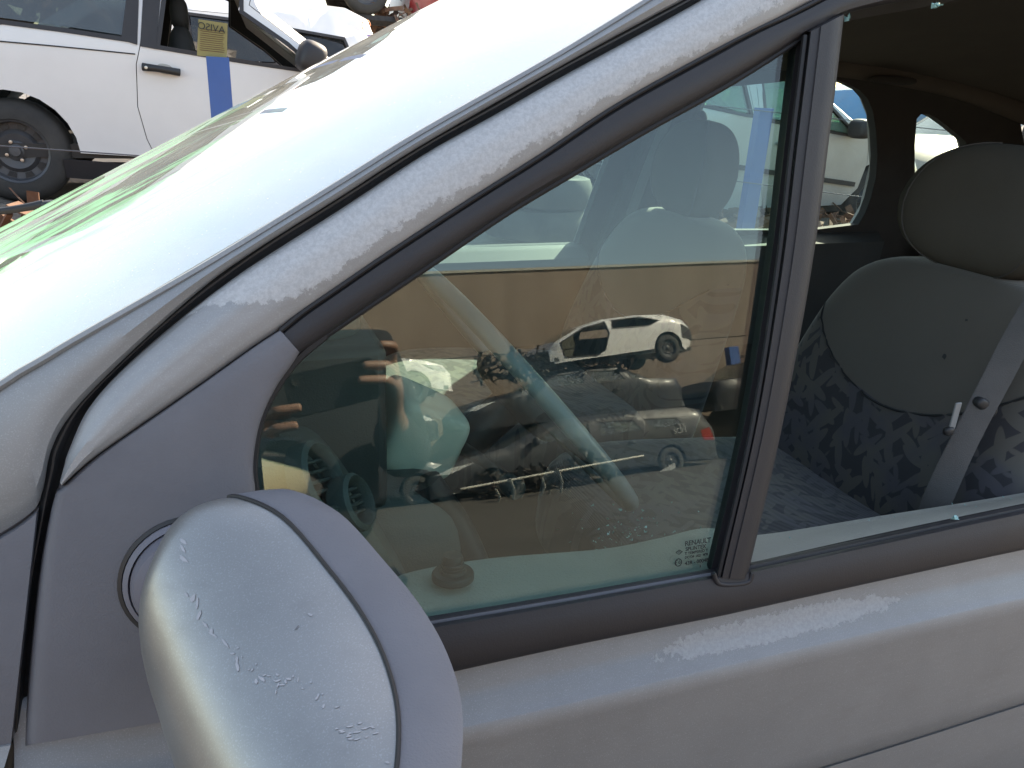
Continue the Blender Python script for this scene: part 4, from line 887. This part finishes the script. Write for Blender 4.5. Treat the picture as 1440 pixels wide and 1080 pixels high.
# --- seats
def seat(yc, xo, label=None, zo=0.0, hw2=.17):
    back = []
    Zs = [(.66, .26, .075, .0), (.74, .27, .085, .012), (.85, .275, .085, .035), (.95, .275, .08, .06), (1.05, .27, .075, .088), (1.13, .258, .068, .112), (1.19, .225, .058, .130), (1.225, .155, .045, .142), (1.235, .05, .03, .146)]
    Zc = catmull(Zs, 40); n = 48; V = []; Fc = []
    for (z, hw, th, rec) in Zc:
        for q in range(n):
            a = 2*math.pi*q/n; cy = math.copysign(abs(math.cos(a))**.55, math.cos(a)); sx = math.copysign(abs(math.sin(a))**.6, math.sin(a))
            x = sx*th
            if sx < 0:                          # front: bolsters stand forward of the centre
                x -= .035*max(0, abs(cy)-.45)**1.2*2.2*min(1, max(0, (1.2-z)/.3))
            V.append((1.12+xo+rec+x, yc+hw*cy, z+zo))
    m = len(Zc); Fc = [(i*n+q, i*n+(q+1) % n, (i+1)*n+(q+1) % n, (i+1)*n+q) for i in range(m-1) for q in range(n)]+[tuple(range(n)), tuple((m-1)*n+q for q in range(n))]
    uvs = [(.5, .5+(v_[2]-zo-.985-.136*((v_[1]-yc)/.27)**2)) for v_ in V]
    s_ = mk('seat', V, Fc, M['leaf'], car, True, 60, uvs)
    seam = []
    for i in range(41):
        d = -1.0+2*i/40; z = .985+.136*(d*d)
        r = min(range(m), key=lambda k: abs(Zc[k][0]-z)); hw, th, rec = Zc[r][1:]; cy = d*.97
        sx = -(max(0, 1-abs(d)**(1/.55*1))**.6 if abs(d) < 1 else 0); aa = math.acos(max(-1, min(1, abs(d)**(1/.55)))); sx = -abs(math.sin(aa))**.6
        x = sx*th-.035*max(0, abs(d)-.45)**1.2*2.2*min(1, max(0, (1.2-z)/.3))
        seam.append((1.12+xo+rec+x-.0005, yc+hw*d, z+zo))
    tube('seam', seam, .0022, M['black'], s_, 5)
    # cushion
    cu_ = blob('seat_cushion', (.83+xo, yc, .735+zo), (.34, .265, .10), M['leaf_flat'], s_, (.5, .45), rot=Matrix.Rotation(math.radians(5), 3, 'Y'), nu=50, nv=26, deform=lambda p: (p[0], p[1], p[2]+.035*(abs(p[1])/.26)**3*(1 if p[2] > 0 else 0)))
    hr = blob('headrest', (1.275+xo, yc, 1.338+zo), (.062, hw2, .113), M['seatgrey'], s_, (.75, .58), rot=Matrix.Rotation(.12, 3, 'Y'), nu=50, nv=30, deform=lambda p: (p[0]-.018*(p[1]/.15)**2, p[1]*(1-.5*max(0, -p[2])-1.6*max(0, p[2])), p[2]))
    for b0 in (2.35, -2.35):
        sg = lambda x, p: math.copysign(abs(x)**p, x); sp_ = []
        for a in np.linspace(-1.45, 1.45, 30):
            p = np.array((sg(math.cos(a), .75)*sg(math.cos(b0), .58)*.0625, sg(math.cos(a), .75)*sg(math.sin(b0), .58)*hw2*1.008, sg(math.sin(a), .75)*.114))
            p = np.array((p[0]-.018*(p[1]/.15)**2, p[1]*(1-.5*max(0, -p[2])-1.6*max(0, p[2])), p[2])); sp_.append(np.array(Matrix.Rotation(.12, 3, 'Y')) @ p+np.array((1.275+xo, yc, 1.338+zo)))
        tube('headrest_seam', sp_, .0014, M['webbing'], hr, 5)
    for y in (-.05, .05): tube('headrest_rod', [(1.29+xo, yc+y, 1.29+zo), (1.27+xo, yc+y, 1.17+zo)], .006, M['chrome'], s_, 8)
    return s_
drv = seat(.385, .03); seat(1.03, -.165, hw2=.13)
flakes('burn_hole', lambda u, v: on_mesh(drv, u, v), [(1328, 501, 3.2, 4.5, .1), (1359, 450, 2, 2, 0)], M['black'], drv)
# --- seat belt hanging in front of the driver seat
bl = [plane(1640, 120, .18), plane(1545, 290, .17), plane(1452, 440, .16), plane(1396, 545, .145), plane(1352, 630, .13), plane(1318, 705, .12), plane(1285, 790, .115)]
bp = catmull(bl, 50); V = []; 
for i, p in enumerate(bp):
    t = nrm(bp[min(i+1, 49)]-bp[max(i-1, 0)]); sd_ = nrm(np.cross(t, nrm(p-CAM))); tw = .35*math.sin(i*.16); sd_ = nrm(sd_*math.cos(tw)+np.cross(t, sd_)*math.sin(tw))
    for k in (-1, -.5, 0, .5, 1): V.append(p+sd_*.019*k+np.array((0, -.002*(1-k*k), 0)))
Fc = [(i*5+k, i*5+k+1, (i+1)*5+k+1, (i+1)*5+k) for i in range(49) for k in range(4)]
V2 = [v+np.array((.0, .0015, 0)) for v in V]; Fc += [tuple(250+q for q in reversed(f)) for f in Fc]
belt_ = mk('seat_belt', V+V2, Fc, M['webbing'], car)
bc = plane(1385, 572, .145)
R3 = Matrix((tuple(nrm((.8, 0, -.45))), (0, 1, 0), tuple(nrm((.45, 0, .8))))).transposed()
blob('belt_tongue', bc, (.026, .009, .010), M['black'], belt_, (.7, .5), rot=R3, nu=26, nv=14)
tp = [plane(1352, 566, .135), plane(1337, 604, .135)]
box('tongue_plate', tp[1]+(-.004, -.001, 0), tp[0]+(.001, .002, 0), M['wheelgrey'], belt_, .001)
blob('tongue_stub', plane(1334, 606, .135), (.009, .006, .007), M['black'], belt_, nu=14, nv=8)
# --- broken glass crumbs (uncountable)
V = []; Fc = []
def crumb(p, s_):
    b = len(V); q = [np.array(p)+np.array([random.uniform(-1, 1) for _ in range(3)])*s_ for _ in range(4)]; V.extend(q); Fc.extend([(b, b+1, b+2), (b, b+2, b+3), (b, b+3, b+1), (b+1, b+3, b+2)])
for i in range(420):
    u = random.gauss(905, 38); v = random.gauss(745, 24)
    if random.random() < .4: u = random.gauss(965, 22); v = random.gauss(757, 8)
    p = plane(u, v, .30); p[2] = .845+random.uniform(-.005, .008); r = ray(u, v); s_ = (p[2]-CAM[2])/r[2]; p = CAM+r*s_
    if p[1] < .125 or p[1] > .6: continue
    crumb(p, random.uniform(.0012, .0035))
for i in range(40):
    p = A_[6]*.4+B_[6]*.6; t = random.random(); p = (A_[6]*(1-t)+A_[9]*t)*.55+(B_[6]*(1-t)+B_[9]*t)*.45; crumb(p+np.array((0, random.uniform(-.02, .02), .005)), random.uniform(.0008, .002))
for (u, v) in ((1192, 25), (1193, 22), (1318, 5), (1315, 8), (1342, 727)):
    for k in range(3): crumb(side(u, v, .006)+np.random.uniform(-.002, .002, 3), .004)
tag(mk('glass_crumbs', V, Fc, M['crumb'], car, False), kind='stuff')
# ================================================================== FENCE OF BLUE POSTS
def post(u, vt, y, wpx, label):
    t = plane(u, vt, y); w_ = .085
    p = thing('fence_post', label, 'post', (t[0], y, 0), 'blue steel posts of the wire fence'); x = t[0]; z = t[2]
    prof = [(-w_/2, 0), (w_/2, 0), (w_/2, .05), (w_/2-.005, .05), (w_/2-.005, .005), (-w_/2+.005, .005), (-w_/2+.005, .05), (-w_/2, .05)]
    V = [(x+a, y+b, h) for h in (0, z) for a, b in prof]; n = 8
    mk('channel', V, [tuple(range(n)), tuple(range(n, 2*n))]+[(i, (i+1) % n, n+(i+1) % n, n+i) for i in range(n)], M['post'], p, True, 30)
    V = [(x+a, y+b, h) for h in (0, .008) for a, b in ((-.09, -.03), (.09, -.03), (.09, .08), (-.09, .08))]
    mk('base_plate', V, [(0, 1, 2, 3), (4, 5, 6, 7), (0, 1, 5, 4), (1, 2, 6, 5), (2, 3, 7, 6), (3, 0, 4, 7)], M['post'], p, False)
    return x, z
px_, pz_ = post(306, 80, 2.9, 24, 'blue steel post below the yellow notice, in front of the white hatchback')
px2, pz2 = post(1079, 152, 2.9, 17, 'blue steel post seen through the cabin in front of the pale silver car')
for nm, p, q in (('upper', (-60, 201), (240, 222)), ('b', (940, 142), (1260, 176)), ('c', (940, 243), (1260, 283))):
    a = plane(*p, 2.88); b = plane(*q, 2.88)
    if nm == 'upper': b = a+(b-a)*1.0
    tag(tube('fence_wire', [a+(a-b)*.3, a, b, b+(b-a)*.4], .0028, M['wire'], None, 6), {'upper': 'thin wire crossing the wheel and sill of the white hatchback', 'b': 'upper thin wire crossing the pale silver car behind the cabin', 'c': 'lower thin wire crossing the doors of the pale silver car'}[nm], 'wire', 'wires between the blue posts')
# notice
n1_ = [plane(279, 27, 2.92), plane(320, 33, 2.92), plane(319, 82, 2.92), plane(277, 78, 2.92)]
V = [tuple(p) for p in n1_]+[tuple(p+np.array((0, .002, 0))) for p in n1_]
nt_ = mk('paper_notice', V, [(0, 1, 2, 3), (4, 7, 6, 5), (0, 1, 5, 4), (1, 2, 6, 5), (2, 3, 7, 6), (3, 0, 4, 7)], M['paper'], None, False)
tag(nt_, 'yellow paper notice above the blue post, its AVISO heading showing through reversed', 'notice')
ph = np.linalg.norm(n1_[0]-n1_[1])
tt = text('notice_lettering', 'AVISO', ph*.34, n1_[1]*.88+n1_[0]*.12+np.array((0, -.004, -ph*.36)), (1, 0, -.12), (0, 0, 1), M['ink'], nt_, .0003, mirror=True)
for k in range(11):
    t0 = (k+4.2)/17.; L_ = n1_[0]*(1-t0)+n1_[3]*t0; R2 = n1_[1]*(1-t0)+n1_[2]*t0; e_ = random.uniform(.82, .93)
    tube('notice_line', [L_*.92+R2*.08+(0, -.001, 0), L_*(1-e_)+R2*e_+(0, -.001, 0)], .0012, M['rust'], nt_, 4)
# emblem

eb = [plane(u, v, 6.37) for u, v in ((497, 38), (512, 50), (524, 46), (535, 48), (520, 58), (505, 54))]
# ================================================================== BEHIND THE CAMERA: wall and stacked wrecks (mirrored in the door glass)
wl0 = np.array((-40., -16.2)); wl1 = np.array((60., -15.6))
def wallpt(t, z, d=0.0): p = wl0+(wl1-wl0)*t; return (p[0], p[1]+d, z)
WH = 4.85
wl_ = thing('boundary_wall', 'tall brown rendered wall behind the photographer, mirrored in the quarter glass', 'wall', (10, -16, 0))
wl_['kind'] = 'structure'
mk('wall_face', [wallpt(0, 0), wallpt(1, 0), wallpt(1, 2.9), wallpt(0, 2.9), wallpt(0, 0, -.3), wallpt(1, 0, -.3), wallpt(1, 2.9, -.3), wallpt(0, 2.9, -.3)], [(0, 1, 2, 3), (5, 4, 7, 6), (0, 3, 7, 4), (1, 5, 6, 2), (3, 2, 6, 7), (0, 4, 5, 1)], M['wallm'], wl_, False)
mk('wall_face', [wallpt(0, 2.92), wallpt(1, 2.92), wallpt(1, WH), wallpt(0, WH), wallpt(0, 2.92, -.3), wallpt(1, 2.92, -.3), wallpt(1, WH, -.3), wallpt(0, WH, -.3)], [(0, 1, 2, 3), (5, 4, 7, 6), (0, 3, 7, 4), (1, 5, 6, 2), (3, 2, 6, 7), (0, 4, 5, 1)], M['wallm'], wl_, False)
mk('wall_cap', [wallpt(0, WH, .04), wallpt(1, WH, .04), wallpt(1, WH+.06, .04), wallpt(0, WH+.06, .04), wallpt(0, WH, -.34), wallpt(1, WH, -.34), wallpt(1, WH+.06, -.34), wallpt(0, WH+.06, -.34)], [(0, 1, 2, 3), (5, 4, 7, 6), (0, 3, 7, 4), (1, 5, 6, 2), (3, 2, 6, 7), (0, 4, 5, 1)], M['trim'], wl_, False)
YR = -13.2
def R(u, v, y=YR): return tuple(mirrored(u, v, y)[[0, 2]])
def heap(name, label, cat, lo, hi, n, mat, sz=.18, parent=None):
    """torn sheet metal and pipes: uncountable scrap"""
    V = []; Fc = []
    for i in range(n):
        c = np.array([random.uniform(a, b) for a, b in zip(lo, hi)]); a = nrm(np.random.normal(size=3)); b = nrm(np.cross(a, np.random.normal(size=3))); h = np.cross(a, b)
        l, w_, t = sz*random.uniform(.5, 2.2), sz*random.uniform(.1, .6), sz*.06
        b0 = len(V)
        for k in range(4):
            bend = h*math.sin(k*1.1+i)*sz*.25
            for q in (-1, 1):
                V.append(c+a*l*(k/3-.5)+b*w_*q*random.uniform(.6, 1)*.5+bend); V.append(V[-1]+h*t)
        for k in range(3):
            o_ = b0+k*4; Fc += [(o_, o_+2, o_+6, o_+4), (o_+1, o_+5, o_+7, o_+3), (o_, o_+4, o_+5, o_+1), (o_+2, o_+3, o_+7, o_+6)]
    o = mk(name, V, Fc, mat, parent, False); o['kind'] = 'stuff'
    if parent is None: tag(o, label, cat)
    return o
# white wreck on top
wt = [R(775, 492), R(783, 480), R(815, 460), R(850, 448), R(895, 442), R(935, 441), R(962, 449), R(975, 462), R(978, 476), R(972, 492)]
hole = [R(789, 482), R(820, 461), R(851, 452), R(857, 468), R(852, 492), R(840, 500), R(796, 503)]
qwin = [R(861, 462), R(861, 450), R(900, 445), R(928, 450), R(912, 458)]
zb2 = R(820, 508)[1]
wr, nrw = make_car('wrecked_white_hatchback', 'white hatchback shell without doors or nose, topmost of the wrecks mirrored in the glass', M['white'], wt, zb2, YR, -1, 1.65, R(861, 463)[1], [], [(hole, None), (qwin, None)], [(R(941, 486)[0], R(941, 489)[1], .30)], glass_seg=(1,), rr=.05, open_wins=(0, 1), step=.1, wd=False, group='wrecked cars stacked by the wall', lamps=[([R(958, 455), R(975, 463), R(977, 478), R(960, 474)], M['frame'], 'tail_light')])
lo = R(690, 530); hi = R(785, 480)
heap('torn_front', None, None, (lo[0], YR-1.5, lo[1]), (hi[0]+.2, YR-.1, hi[1]-.15), 170, M['junk'], .2, wr)
heap('torn_underside', None, None, (hi[0], YR-1.5, zb2-.32), (R(900, 500)[0], YR-.05, zb2+.05), 110, M['junk'], .22, wr)
x0, z0 = R(655, 612); x1 = R(970, 560)[0]
plain_car('wrecked_dark_hatchback', 'dark car lying under the white shell, middle of the mirrored stack', M['darkcar'], x0, x1-x0, z0-.1, YR-.1, -1, flip=True, h=1.22, group='wrecked cars stacked by the wall', kind='saloon', wheels=False, red=False)
x0 = R(640, 640)[0]-.6; x1 = R(1003, 640)[0]
bt = plain_car('dark_estate', 'graphite estate with a red tail light on the ground, lowest of the mirrored stack', M['greycar'], x0, x1-x0, -.12, YR+.3, -1, flip=True, h=1.36, group='wrecked cars stacked by the wall', kind='estate')
x0, z0 = R(1000, 575)
plain_car('dark_hatchback_wreck', 'dark wreck right of the stack beside the mirrored blue post', M['darkcar'], x0+.4, 4.2, z0-.25, YR-.3, -1, h=1.25, group='wrecked cars stacked by the wall', kind='saloon', wheels=False, red=False)
plain_car('dark_wreck', 'dark wreck on the ground right of the graphite estate', M['greycar'], x0+.8, 4.2, -.05, YR-.2, -1, h=1.3, group='wrecked cars stacked by the wall', wheels=True, red=False)
x1, z1 = R(637, 545)
plain_car('white_wreck', 'white car left of the wreck stack, only its nose mirrored beside the fingers', M['white'], x1-4.1, 4.1, z1-.25, YR+.1, -1, h=1.3, group='wrecked cars stacked by the wall')
plain_car('black_wreck', 'black wreck beneath the white car left of the stack', M['darkcar'], x1-4.4, 4.1, .95, YR-.1, -1, h=1.25, group='wrecked cars stacked by the wall', wheels=False, red=False)
plain_car('black_hatchback_wreck', 'black wreck on the ground beneath the other black one', M['darkcar'], x1-4.2, 4.1, -.05, YR, -1, h=1.3, group='wrecked cars stacked by the wall', red=False)
pr = thing('wreck_post', 'blue post standing behind the dark wreck at the right of the mirrored stack', 'post', (R(1032, 500)[0], YR-1.9, 0))
xx = mirrored(1030, 500, YR-1.9)[0]; box('upright', (xx-.14, YR-2.0, 0), (xx+.14, YR-1.8, mirrored(1030, 488, YR-1.9)[2]), M['post'], pr)
box('cross_beam', (xx+.14, YR-1.98, mirrored(1040, 500, YR-1.9)[2]-.06), (xx+6, YR-1.84, mirrored(1040, 500, YR-1.9)[2]), M['junk'], pr)
Yb = -11.5
br = thing('bracket_bar', 'long steel bar with four pale hanging brackets lying before the graphite estate', 'steel bar', (mirrored(760, 670, Yb)[0], Yb, 0))
tube('bar', [mirrored(648, 688, Yb), mirrored(800, 660, Yb), mirrored(905, 641, Yb)], .022, M['bracket'], br, 8)
for a, b in (((697, 688), (699, 712)), ((717, 673), (721, 706)), ((762, 672), (761, 697)), ((784, 659), (788, 697))):
    p, q = mirrored(*a, Yb+.05), mirrored(*b, Yb+.05)
    tube('bracket', [p, p*.5+q*.5+(.06, 0, 0), q, q+(.14, 0, -.03), q+(.18, 0, .08)], .045, M['bracket'], br, 6, flat=.4)
pp = mirrored(935, 665, YR+.45); a_ = pp+(-.3, 0, -.14); 
mk('number_plate', [pp+(-.28, 0, -.13), pp+(.26, 0, .07), pp+(.24, 0, .17), pp+(-.30, 0, -.02)], [(0, 1, 2, 3)], M['inkwhite'], None, False)
o_ = bpy.data.objects['number_plate']; sm = o_.modifiers.new('s', 'SOLIDIFY'); sm.thickness = .01; tag(o_, 'white number plate hanging loose at the rear wheel of the graphite estate', 'number plate')
heap('scrap_heap', 'dark torn car parts scattered in front of the mirrored stack', 'scrap', (R(655, 690)[0], -12.8, 0), (R(830, 690)[0], -12.0, .42), 220, M['junk'], .22)
for s_, u, v, sz in (('TS', 955, 604, .17), ('SOM', 948, 610, .15), ('88', 735, 556, .13)):
    p = mirrored(u, v, YR+.34 if v > 600 else YR)
    t_ = text('chalk_mark', s_, sz, p, (1, 0, 0), (0, -.2, 1), M['inkwhite'], None, .002); t_['kind'] = 'thing'; tag(t_, ('upper' if s_ == 'TS' else 'lower')+' row of white chalk letters on the tail window of the graphite estate' if v > 600 else 'white chalk digits on the bonnet of the middle dark wreck', 'chalk mark')

# ================================================================== UPPER ROW IN THE BACKGROUND
def pw(u, v, y): return plane(u, v, y)
YU = 10.4
rk = thing('storage_rack', 'dark steel rack beam carrying the upper scrap cars in the background', 'rack', (3, YU, 0))
zb_ = pw(470, 14, YU)[2]
tube('rack_beam', [(-6, YU+.1, zb_-.05), (9, YU+.1, zb_-.10)], .07, M['junk'], rk, 6)
tube('rack_beam', [(-6, YU+1.5, zb_-.05), (9, YU+1.5, zb_-.10)], .07, M['junk'], rk, 6)
for u in (386, 210): x_ = pw(u, 5, YU)[0]; box('rack_post', (x_-.06, YU, 0), (x_+.06, YU+.1, zb_+1.6), M['post'], rk)
xa = pw(350, 10, YU)[0]; xb = pw(568, 10, YU)[0]
plain_car('dark_pickup', 'dark car body on the rack above the white cars, its underside in shade', M['darkcar'], xa-.6, xb-xa+.6, zb_, YU, 1, h=1.5, group='cars on the upper rack')
xa = pw(575, 10, YU)[0]
rc = plain_car('red_hatchback', 'dull red car at the right end of the upper rack', M['redcar'], xa+.05, 4.0, zb_-.35, YU+.1, 1, h=1.4, group='cars on the upper rack', rake=-.02)
heap('torn_parts', 'torn brown parts dangling under the red and dark cars on the rack', 'scrap', (pw(500, 10, YU)[0], YU, zb_-.42), (pw(640, 10, YU)[0], YU+1.2, zb_+.1), 150, M['rust'], .16)
heap('rear_scrap', 'brown heap of scrap far behind the white cars', 'scrap', (-4, 10.5, .8), (-.5, 12, 2.6), 420, M['rust'], .35)
plain_car('white_estate', 'white estate car with purple and orange vinyl marks on its tail, under the rack', M['white'], pw(552, 30, 8.3)[0]-4.6, 4.6, pw(500, 10, 8.3)[2]-1.60, 8.3, 1, flip=True, h=1.62, kind='estate', group='cars in the second row', gl=M['carglass'])
vn_ = [plane(u, v, 8.26) for u, v in ((497, 40), (514, 50), (530, 47), (538, 50), (524, 56), (508, 52))]
mk('purple_sticker', vn_+[p+(0, .003, 0) for p in vn_], [(0, 1, 2, 3, 4, 5), (11, 10, 9, 8, 7, 6)]+[(i, (i+1) % 6, 6+(i+1) % 6, 6+i) for i in range(6)], M['purple'], None, False)
tag(bpy.data.objects['purple_sticker'], 'purple swoosh sticker on the tail of the white estate car', 'sticker')
oc = plane(515, 36, 8.26); oo = tube('orange_sticker', [oc+np.array((.045*math.cos(t), 0, .055*math.sin(t))) for t in np.linspace(0, 5.6, 20)], .012, M['orange'], None, 6, None, True, .3)
tag(oo, 'round orange emblem above the purple swoosh on the white estate car', 'sticker')

# scrap near the cowl, at the left edge
heap('cowl_scrap', 'rusty brown car parts on the bank behind the windscreen foot', 'scrap', (-2.2, 2.35, .72), (-.1, 3.3, .96), 260, M['rust'], .15)
yw = 1.75
wp_ = thing('wiper_arm', 'black wiper arm sticking up behind the windscreen foot at the left edge', 'wiper', plane(40, 300, yw))
tube('arm', [plane(-60, 303, yw), plane(0, 297, yw), plane(40, 291, yw), plane(62, 287, yw)], [.008, .009, .010, .012], M['black'], wp_, 8, 14)
blob('pivot', plane(75, 289, yw), (.03, .02, .014), M['black'], wp_, nu=14, nv=8)
tube('link_rod', [plane(75, 291, yw), plane(45, 308, yw), plane(0, 338, yw)], .011, M['bracket'], wp_, 8)
# tyres and crushed bits seen through the passenger window
tc = np.array((1.74, 3.2, .9))
for k in range(2):
    t = thing('loose_tyre', ('lower' if k == 0 else 'upper')+' of two tyres lying on the bank beyond the passenger window', 'tyre', (tc[0], 3.5, .70+.17*k), 'tyres lying on the bank'); 
    ringlathe('casing', [(.17, -.06), (.22, -.085), (.27, -.08), (.29, -.04), (.29, .04), (.27, .08), (.22, .085), (.17, .06), (.165, 0), (.17, -.06)], (tc[0]+.03*k, 3.5, .80+.175*k), (.05*k, 0, 1), M['tyre'], t, 40, False)
    ringlathe('rim', [(.172, -.06), (.165, -.06), (.15, .02), (.06, .04), (.0001, .045)], (tc[0]+.03*k, 3.5, .80+.175*k), (.05*k, 0, 1), M['rim'], t, 30, False)
heap('bank_scrap', 'dark crushed sheet metal on the bank beyond the passenger window', 'scrap', (tc[0]-.1, 3.75, .78), (tc[0]+.9, 4.1, 1.12), 70, M['junk'], .2)
heap('bank_scrap', 'rusty scrap under the sill of the pale silver car', 'scrap', (2.0, 3.3, .66), (5.2, 4.2, .76), 260, M['rust'], .12)

# ================================================================== THE PHOTOGRAPHER (only mirrored in the glass)
def skinbody(name, pts, edges, rad, mat, parent, root_i=0, sub=2):
    me = bpy.data.meshes.new(name); me.from_pydata([tuple(np.array(p)-np.array(PC)) for p in pts], edges, []); me.materials.append(mat)
    o = bpy.data.objects.new(name, me); COL.objects.link(o); o.parent = parent; ORG[o.name] = Vector(PC)
    sk = o.modifiers.new('skin', 'SKIN'); sk.use_smooth_shade = True
    for i, r in enumerate(rad):
        d = me.skin_vertices[0].data[i]; d.radius = (r, r) if isinstance(r, (int, float)) else r; d.use_root = (i == root_i)
    s2 = o.modifiers.new('sub', 'SUBSURF'); s2.levels = sub; s2.render_levels = sub; return o
PC = (.14, -1.0, 0)
person = thing('person', 'person in dark jacket and jeans holding a dark phone in both hands before the car', 'person', PC)
ph_c = mirrored(468, 545, -.645); ph_x = nrm(mirrored(540, 520, -.645)-mirrored(400, 552, -.645)); ph_z = nrm(np.cross(ph_x, (0, 1, 0))); ph_z = ph_z*np.sign(ph_z[2])
pts = []; edges = []; rad = []
def addv(p, r, par=None):
    pts.append(np.array(p, float)); rad.append(r)
    if par is not None: edges.append((par, len(pts)-1))
    return len(pts)-1
pel = addv((.14, -1.02, .93), .10); sp1 = addv((.14, -1.02, 1.1), .11, pel); ch = addv((.15, -1.01, 1.29), .145, sp1); nk = addv((.03, -1.0, 1.45), .055, ch); hd = addv((.14, -.97, 1.56), .075, nk); h2 = addv((.14, -.97, 1.66), .085, hd); h3 = addv((.14, -.98, 1.74), .055, h2)
hands = {}
for sgn, tipu in ((1, None), (-1, None)):
    wrist = ph_c+ph_x*(.125*sgn)+np.array((0, -.10, -.075)); sh_ = addv((.15+.19*sgn, -1.01, 1.38), .06, ch)
    el = addv((.15+.22*sgn, -.93, 1.13), .046, sh_); wr_ = addv(wrist, .026, el); pm = addv(wrist+np.array((-.012*sgn, .045, .05)), (.030, .020), wr_); hands[sgn] = (pm, wrist)
for sgn in (1, -1):
    hp = addv((.14+.09*sgn, -1.02, .86), .07, pel); kn = addv((.14+.11*sgn, -1.0, .48), .05, hp); an = addv((.14+.11*sgn, -1.03, .09), .035, kn); addv((.14+.12*sgn, -.90, .035), .035, an)
for sgn in (1, -1):
    pm, wrist = hands[sgn]
    base = pts[pm]
    tips = ([(533, 485), (510, 514), (503, 535)] if sgn > 0 else [(425, 573), (420, 598), (395, 625)])
    for k, (u, v) in enumerate(tips):
        tip = mirrored(u, v, -.615)
        b1 = base+np.array((.006*sgn, .03, .018-.018*k)); b1[2] = tip[2]-.012
        m1 = tip*.45+b1*.55+np.array((.012*sgn, .020, .004)); m1[1] = max(m1[1], -.622); i1 = addv(b1, .0105, pm); i2 = addv(m1, .0098, i1); i3 = addv(tip*.85+m1*.15, .0088, i2); addv(tip, .0072, i3)
    th = ph_c+ph_x*(.055*sgn)+np.array((0, -.025, -.02)); t1 = addv(base+np.array((-.01*sgn, -.012, .0)), .013, pm); addv(th, .010, t1)
body = skinbody('person_body', pts, edges, rad, M['skin'], person, pel)
jp = [(p, r) for p, r in zip(pts, rad)]
jv = [pts[pel]+(0, 0, .0), pts[sp1], pts[ch], pts[ch]+(0, 0, .10), (.34, -1.01, 1.38), (.37, -.93, 1.13), hands[1][1]+np.array((0, -.015, -.015)), (-.04, -1.01, 1.38), (-.07, -.93, 1.13), hands[-1][1]+np.array((0, -.015, -.015))]
skinbody('jacket', jv, [(0, 1), (1, 2), (2, 3), (2, 4), (4, 5), (5, 6), (2, 7), (7, 8), (8, 9)], [.185, .185, .20, .10, .085, .066, .048, .085, .066, .048], M['cloth'], person, 0)
skinbody('trousers', [(.14, -1.02, .94), (.23, -1.02, .84), (.25, -1.0, .48), (.25, -1.03, .10), (.05, -1.02, .84), (.03, -1.0, .48), (.03, -1.03, .10)], [(0, 1), (1, 2), (2, 3), (0, 4), (4, 5), (5, 6)], [.155, .12, .085, .07, .12, .085, .07], M['jeans'], person, 0)
blob('hair', (.14, -.995, 1.70), (.09, .105, .095), M['hair'], person, (1, 1), nu=24, nv=14)
blob('nose', (.14, -.885, 1.62), (.013, .018, .022), M['skin'], person, (1, 1), nu=12, nv=8)
for sx in (-1, 1):
    blob('eye', (.14+.03*sx, -.895, 1.655), (.012, .008, .008), M['lamp'], person, (1, 1), nu=12, nv=8); blob('ear', (.14+.088*sx, -.975, 1.64), (.010, .018, .030), M['skin'], person, (1, 1), nu=12, nv=8)
tube('mouth', [(.117, -.893, 1.583), (.14, -.887, 1.581), (.163, -.893, 1.583)], .004, M['redlamp'], person, 6)
for sx in (-1, 1): blob('shoe', (.14+.12*sx, -.95, .045), (.045, .13, .045), M['black'], person, (.8, .8), nu=20, nv=10)
ph_ = thing('phone', 'dark mobile phone held sideways between the mirrored fingers', 'phone', ph_c)
hx_, hz_ = ph_x*.082, ph_z*.039
def pb_(dx, dz, y): return ph_c+hx_*dx+hz_*dz+np.array((0, y, 0))
cc_ = [(.9, 1), (1, .85), (1, -.85), (.9, -1), (-.9, -1), (-1, -.85), (-1, .85), (-.9, 1)]
mk('phone_case', [pb_(a, b, .004) for a, b in cc_]+[pb_(a, b, -.004) for a, b in cc_], [tuple(range(8)), tuple(range(15, 7, -1))]+[(i, (i+1) % 8, 8+(i+1) % 8, 8+i) for i in range(8)], M['phone'], ph_, True, 30, None, .0015)
ringlathe('camera_lens', [(.007, 0), (.007, .002), (.005, .002), (.0001, .001)], pb_(-.75, .6, .004), (0, 1, 0), M['black'], ph_, 20)

text_to_mesh()
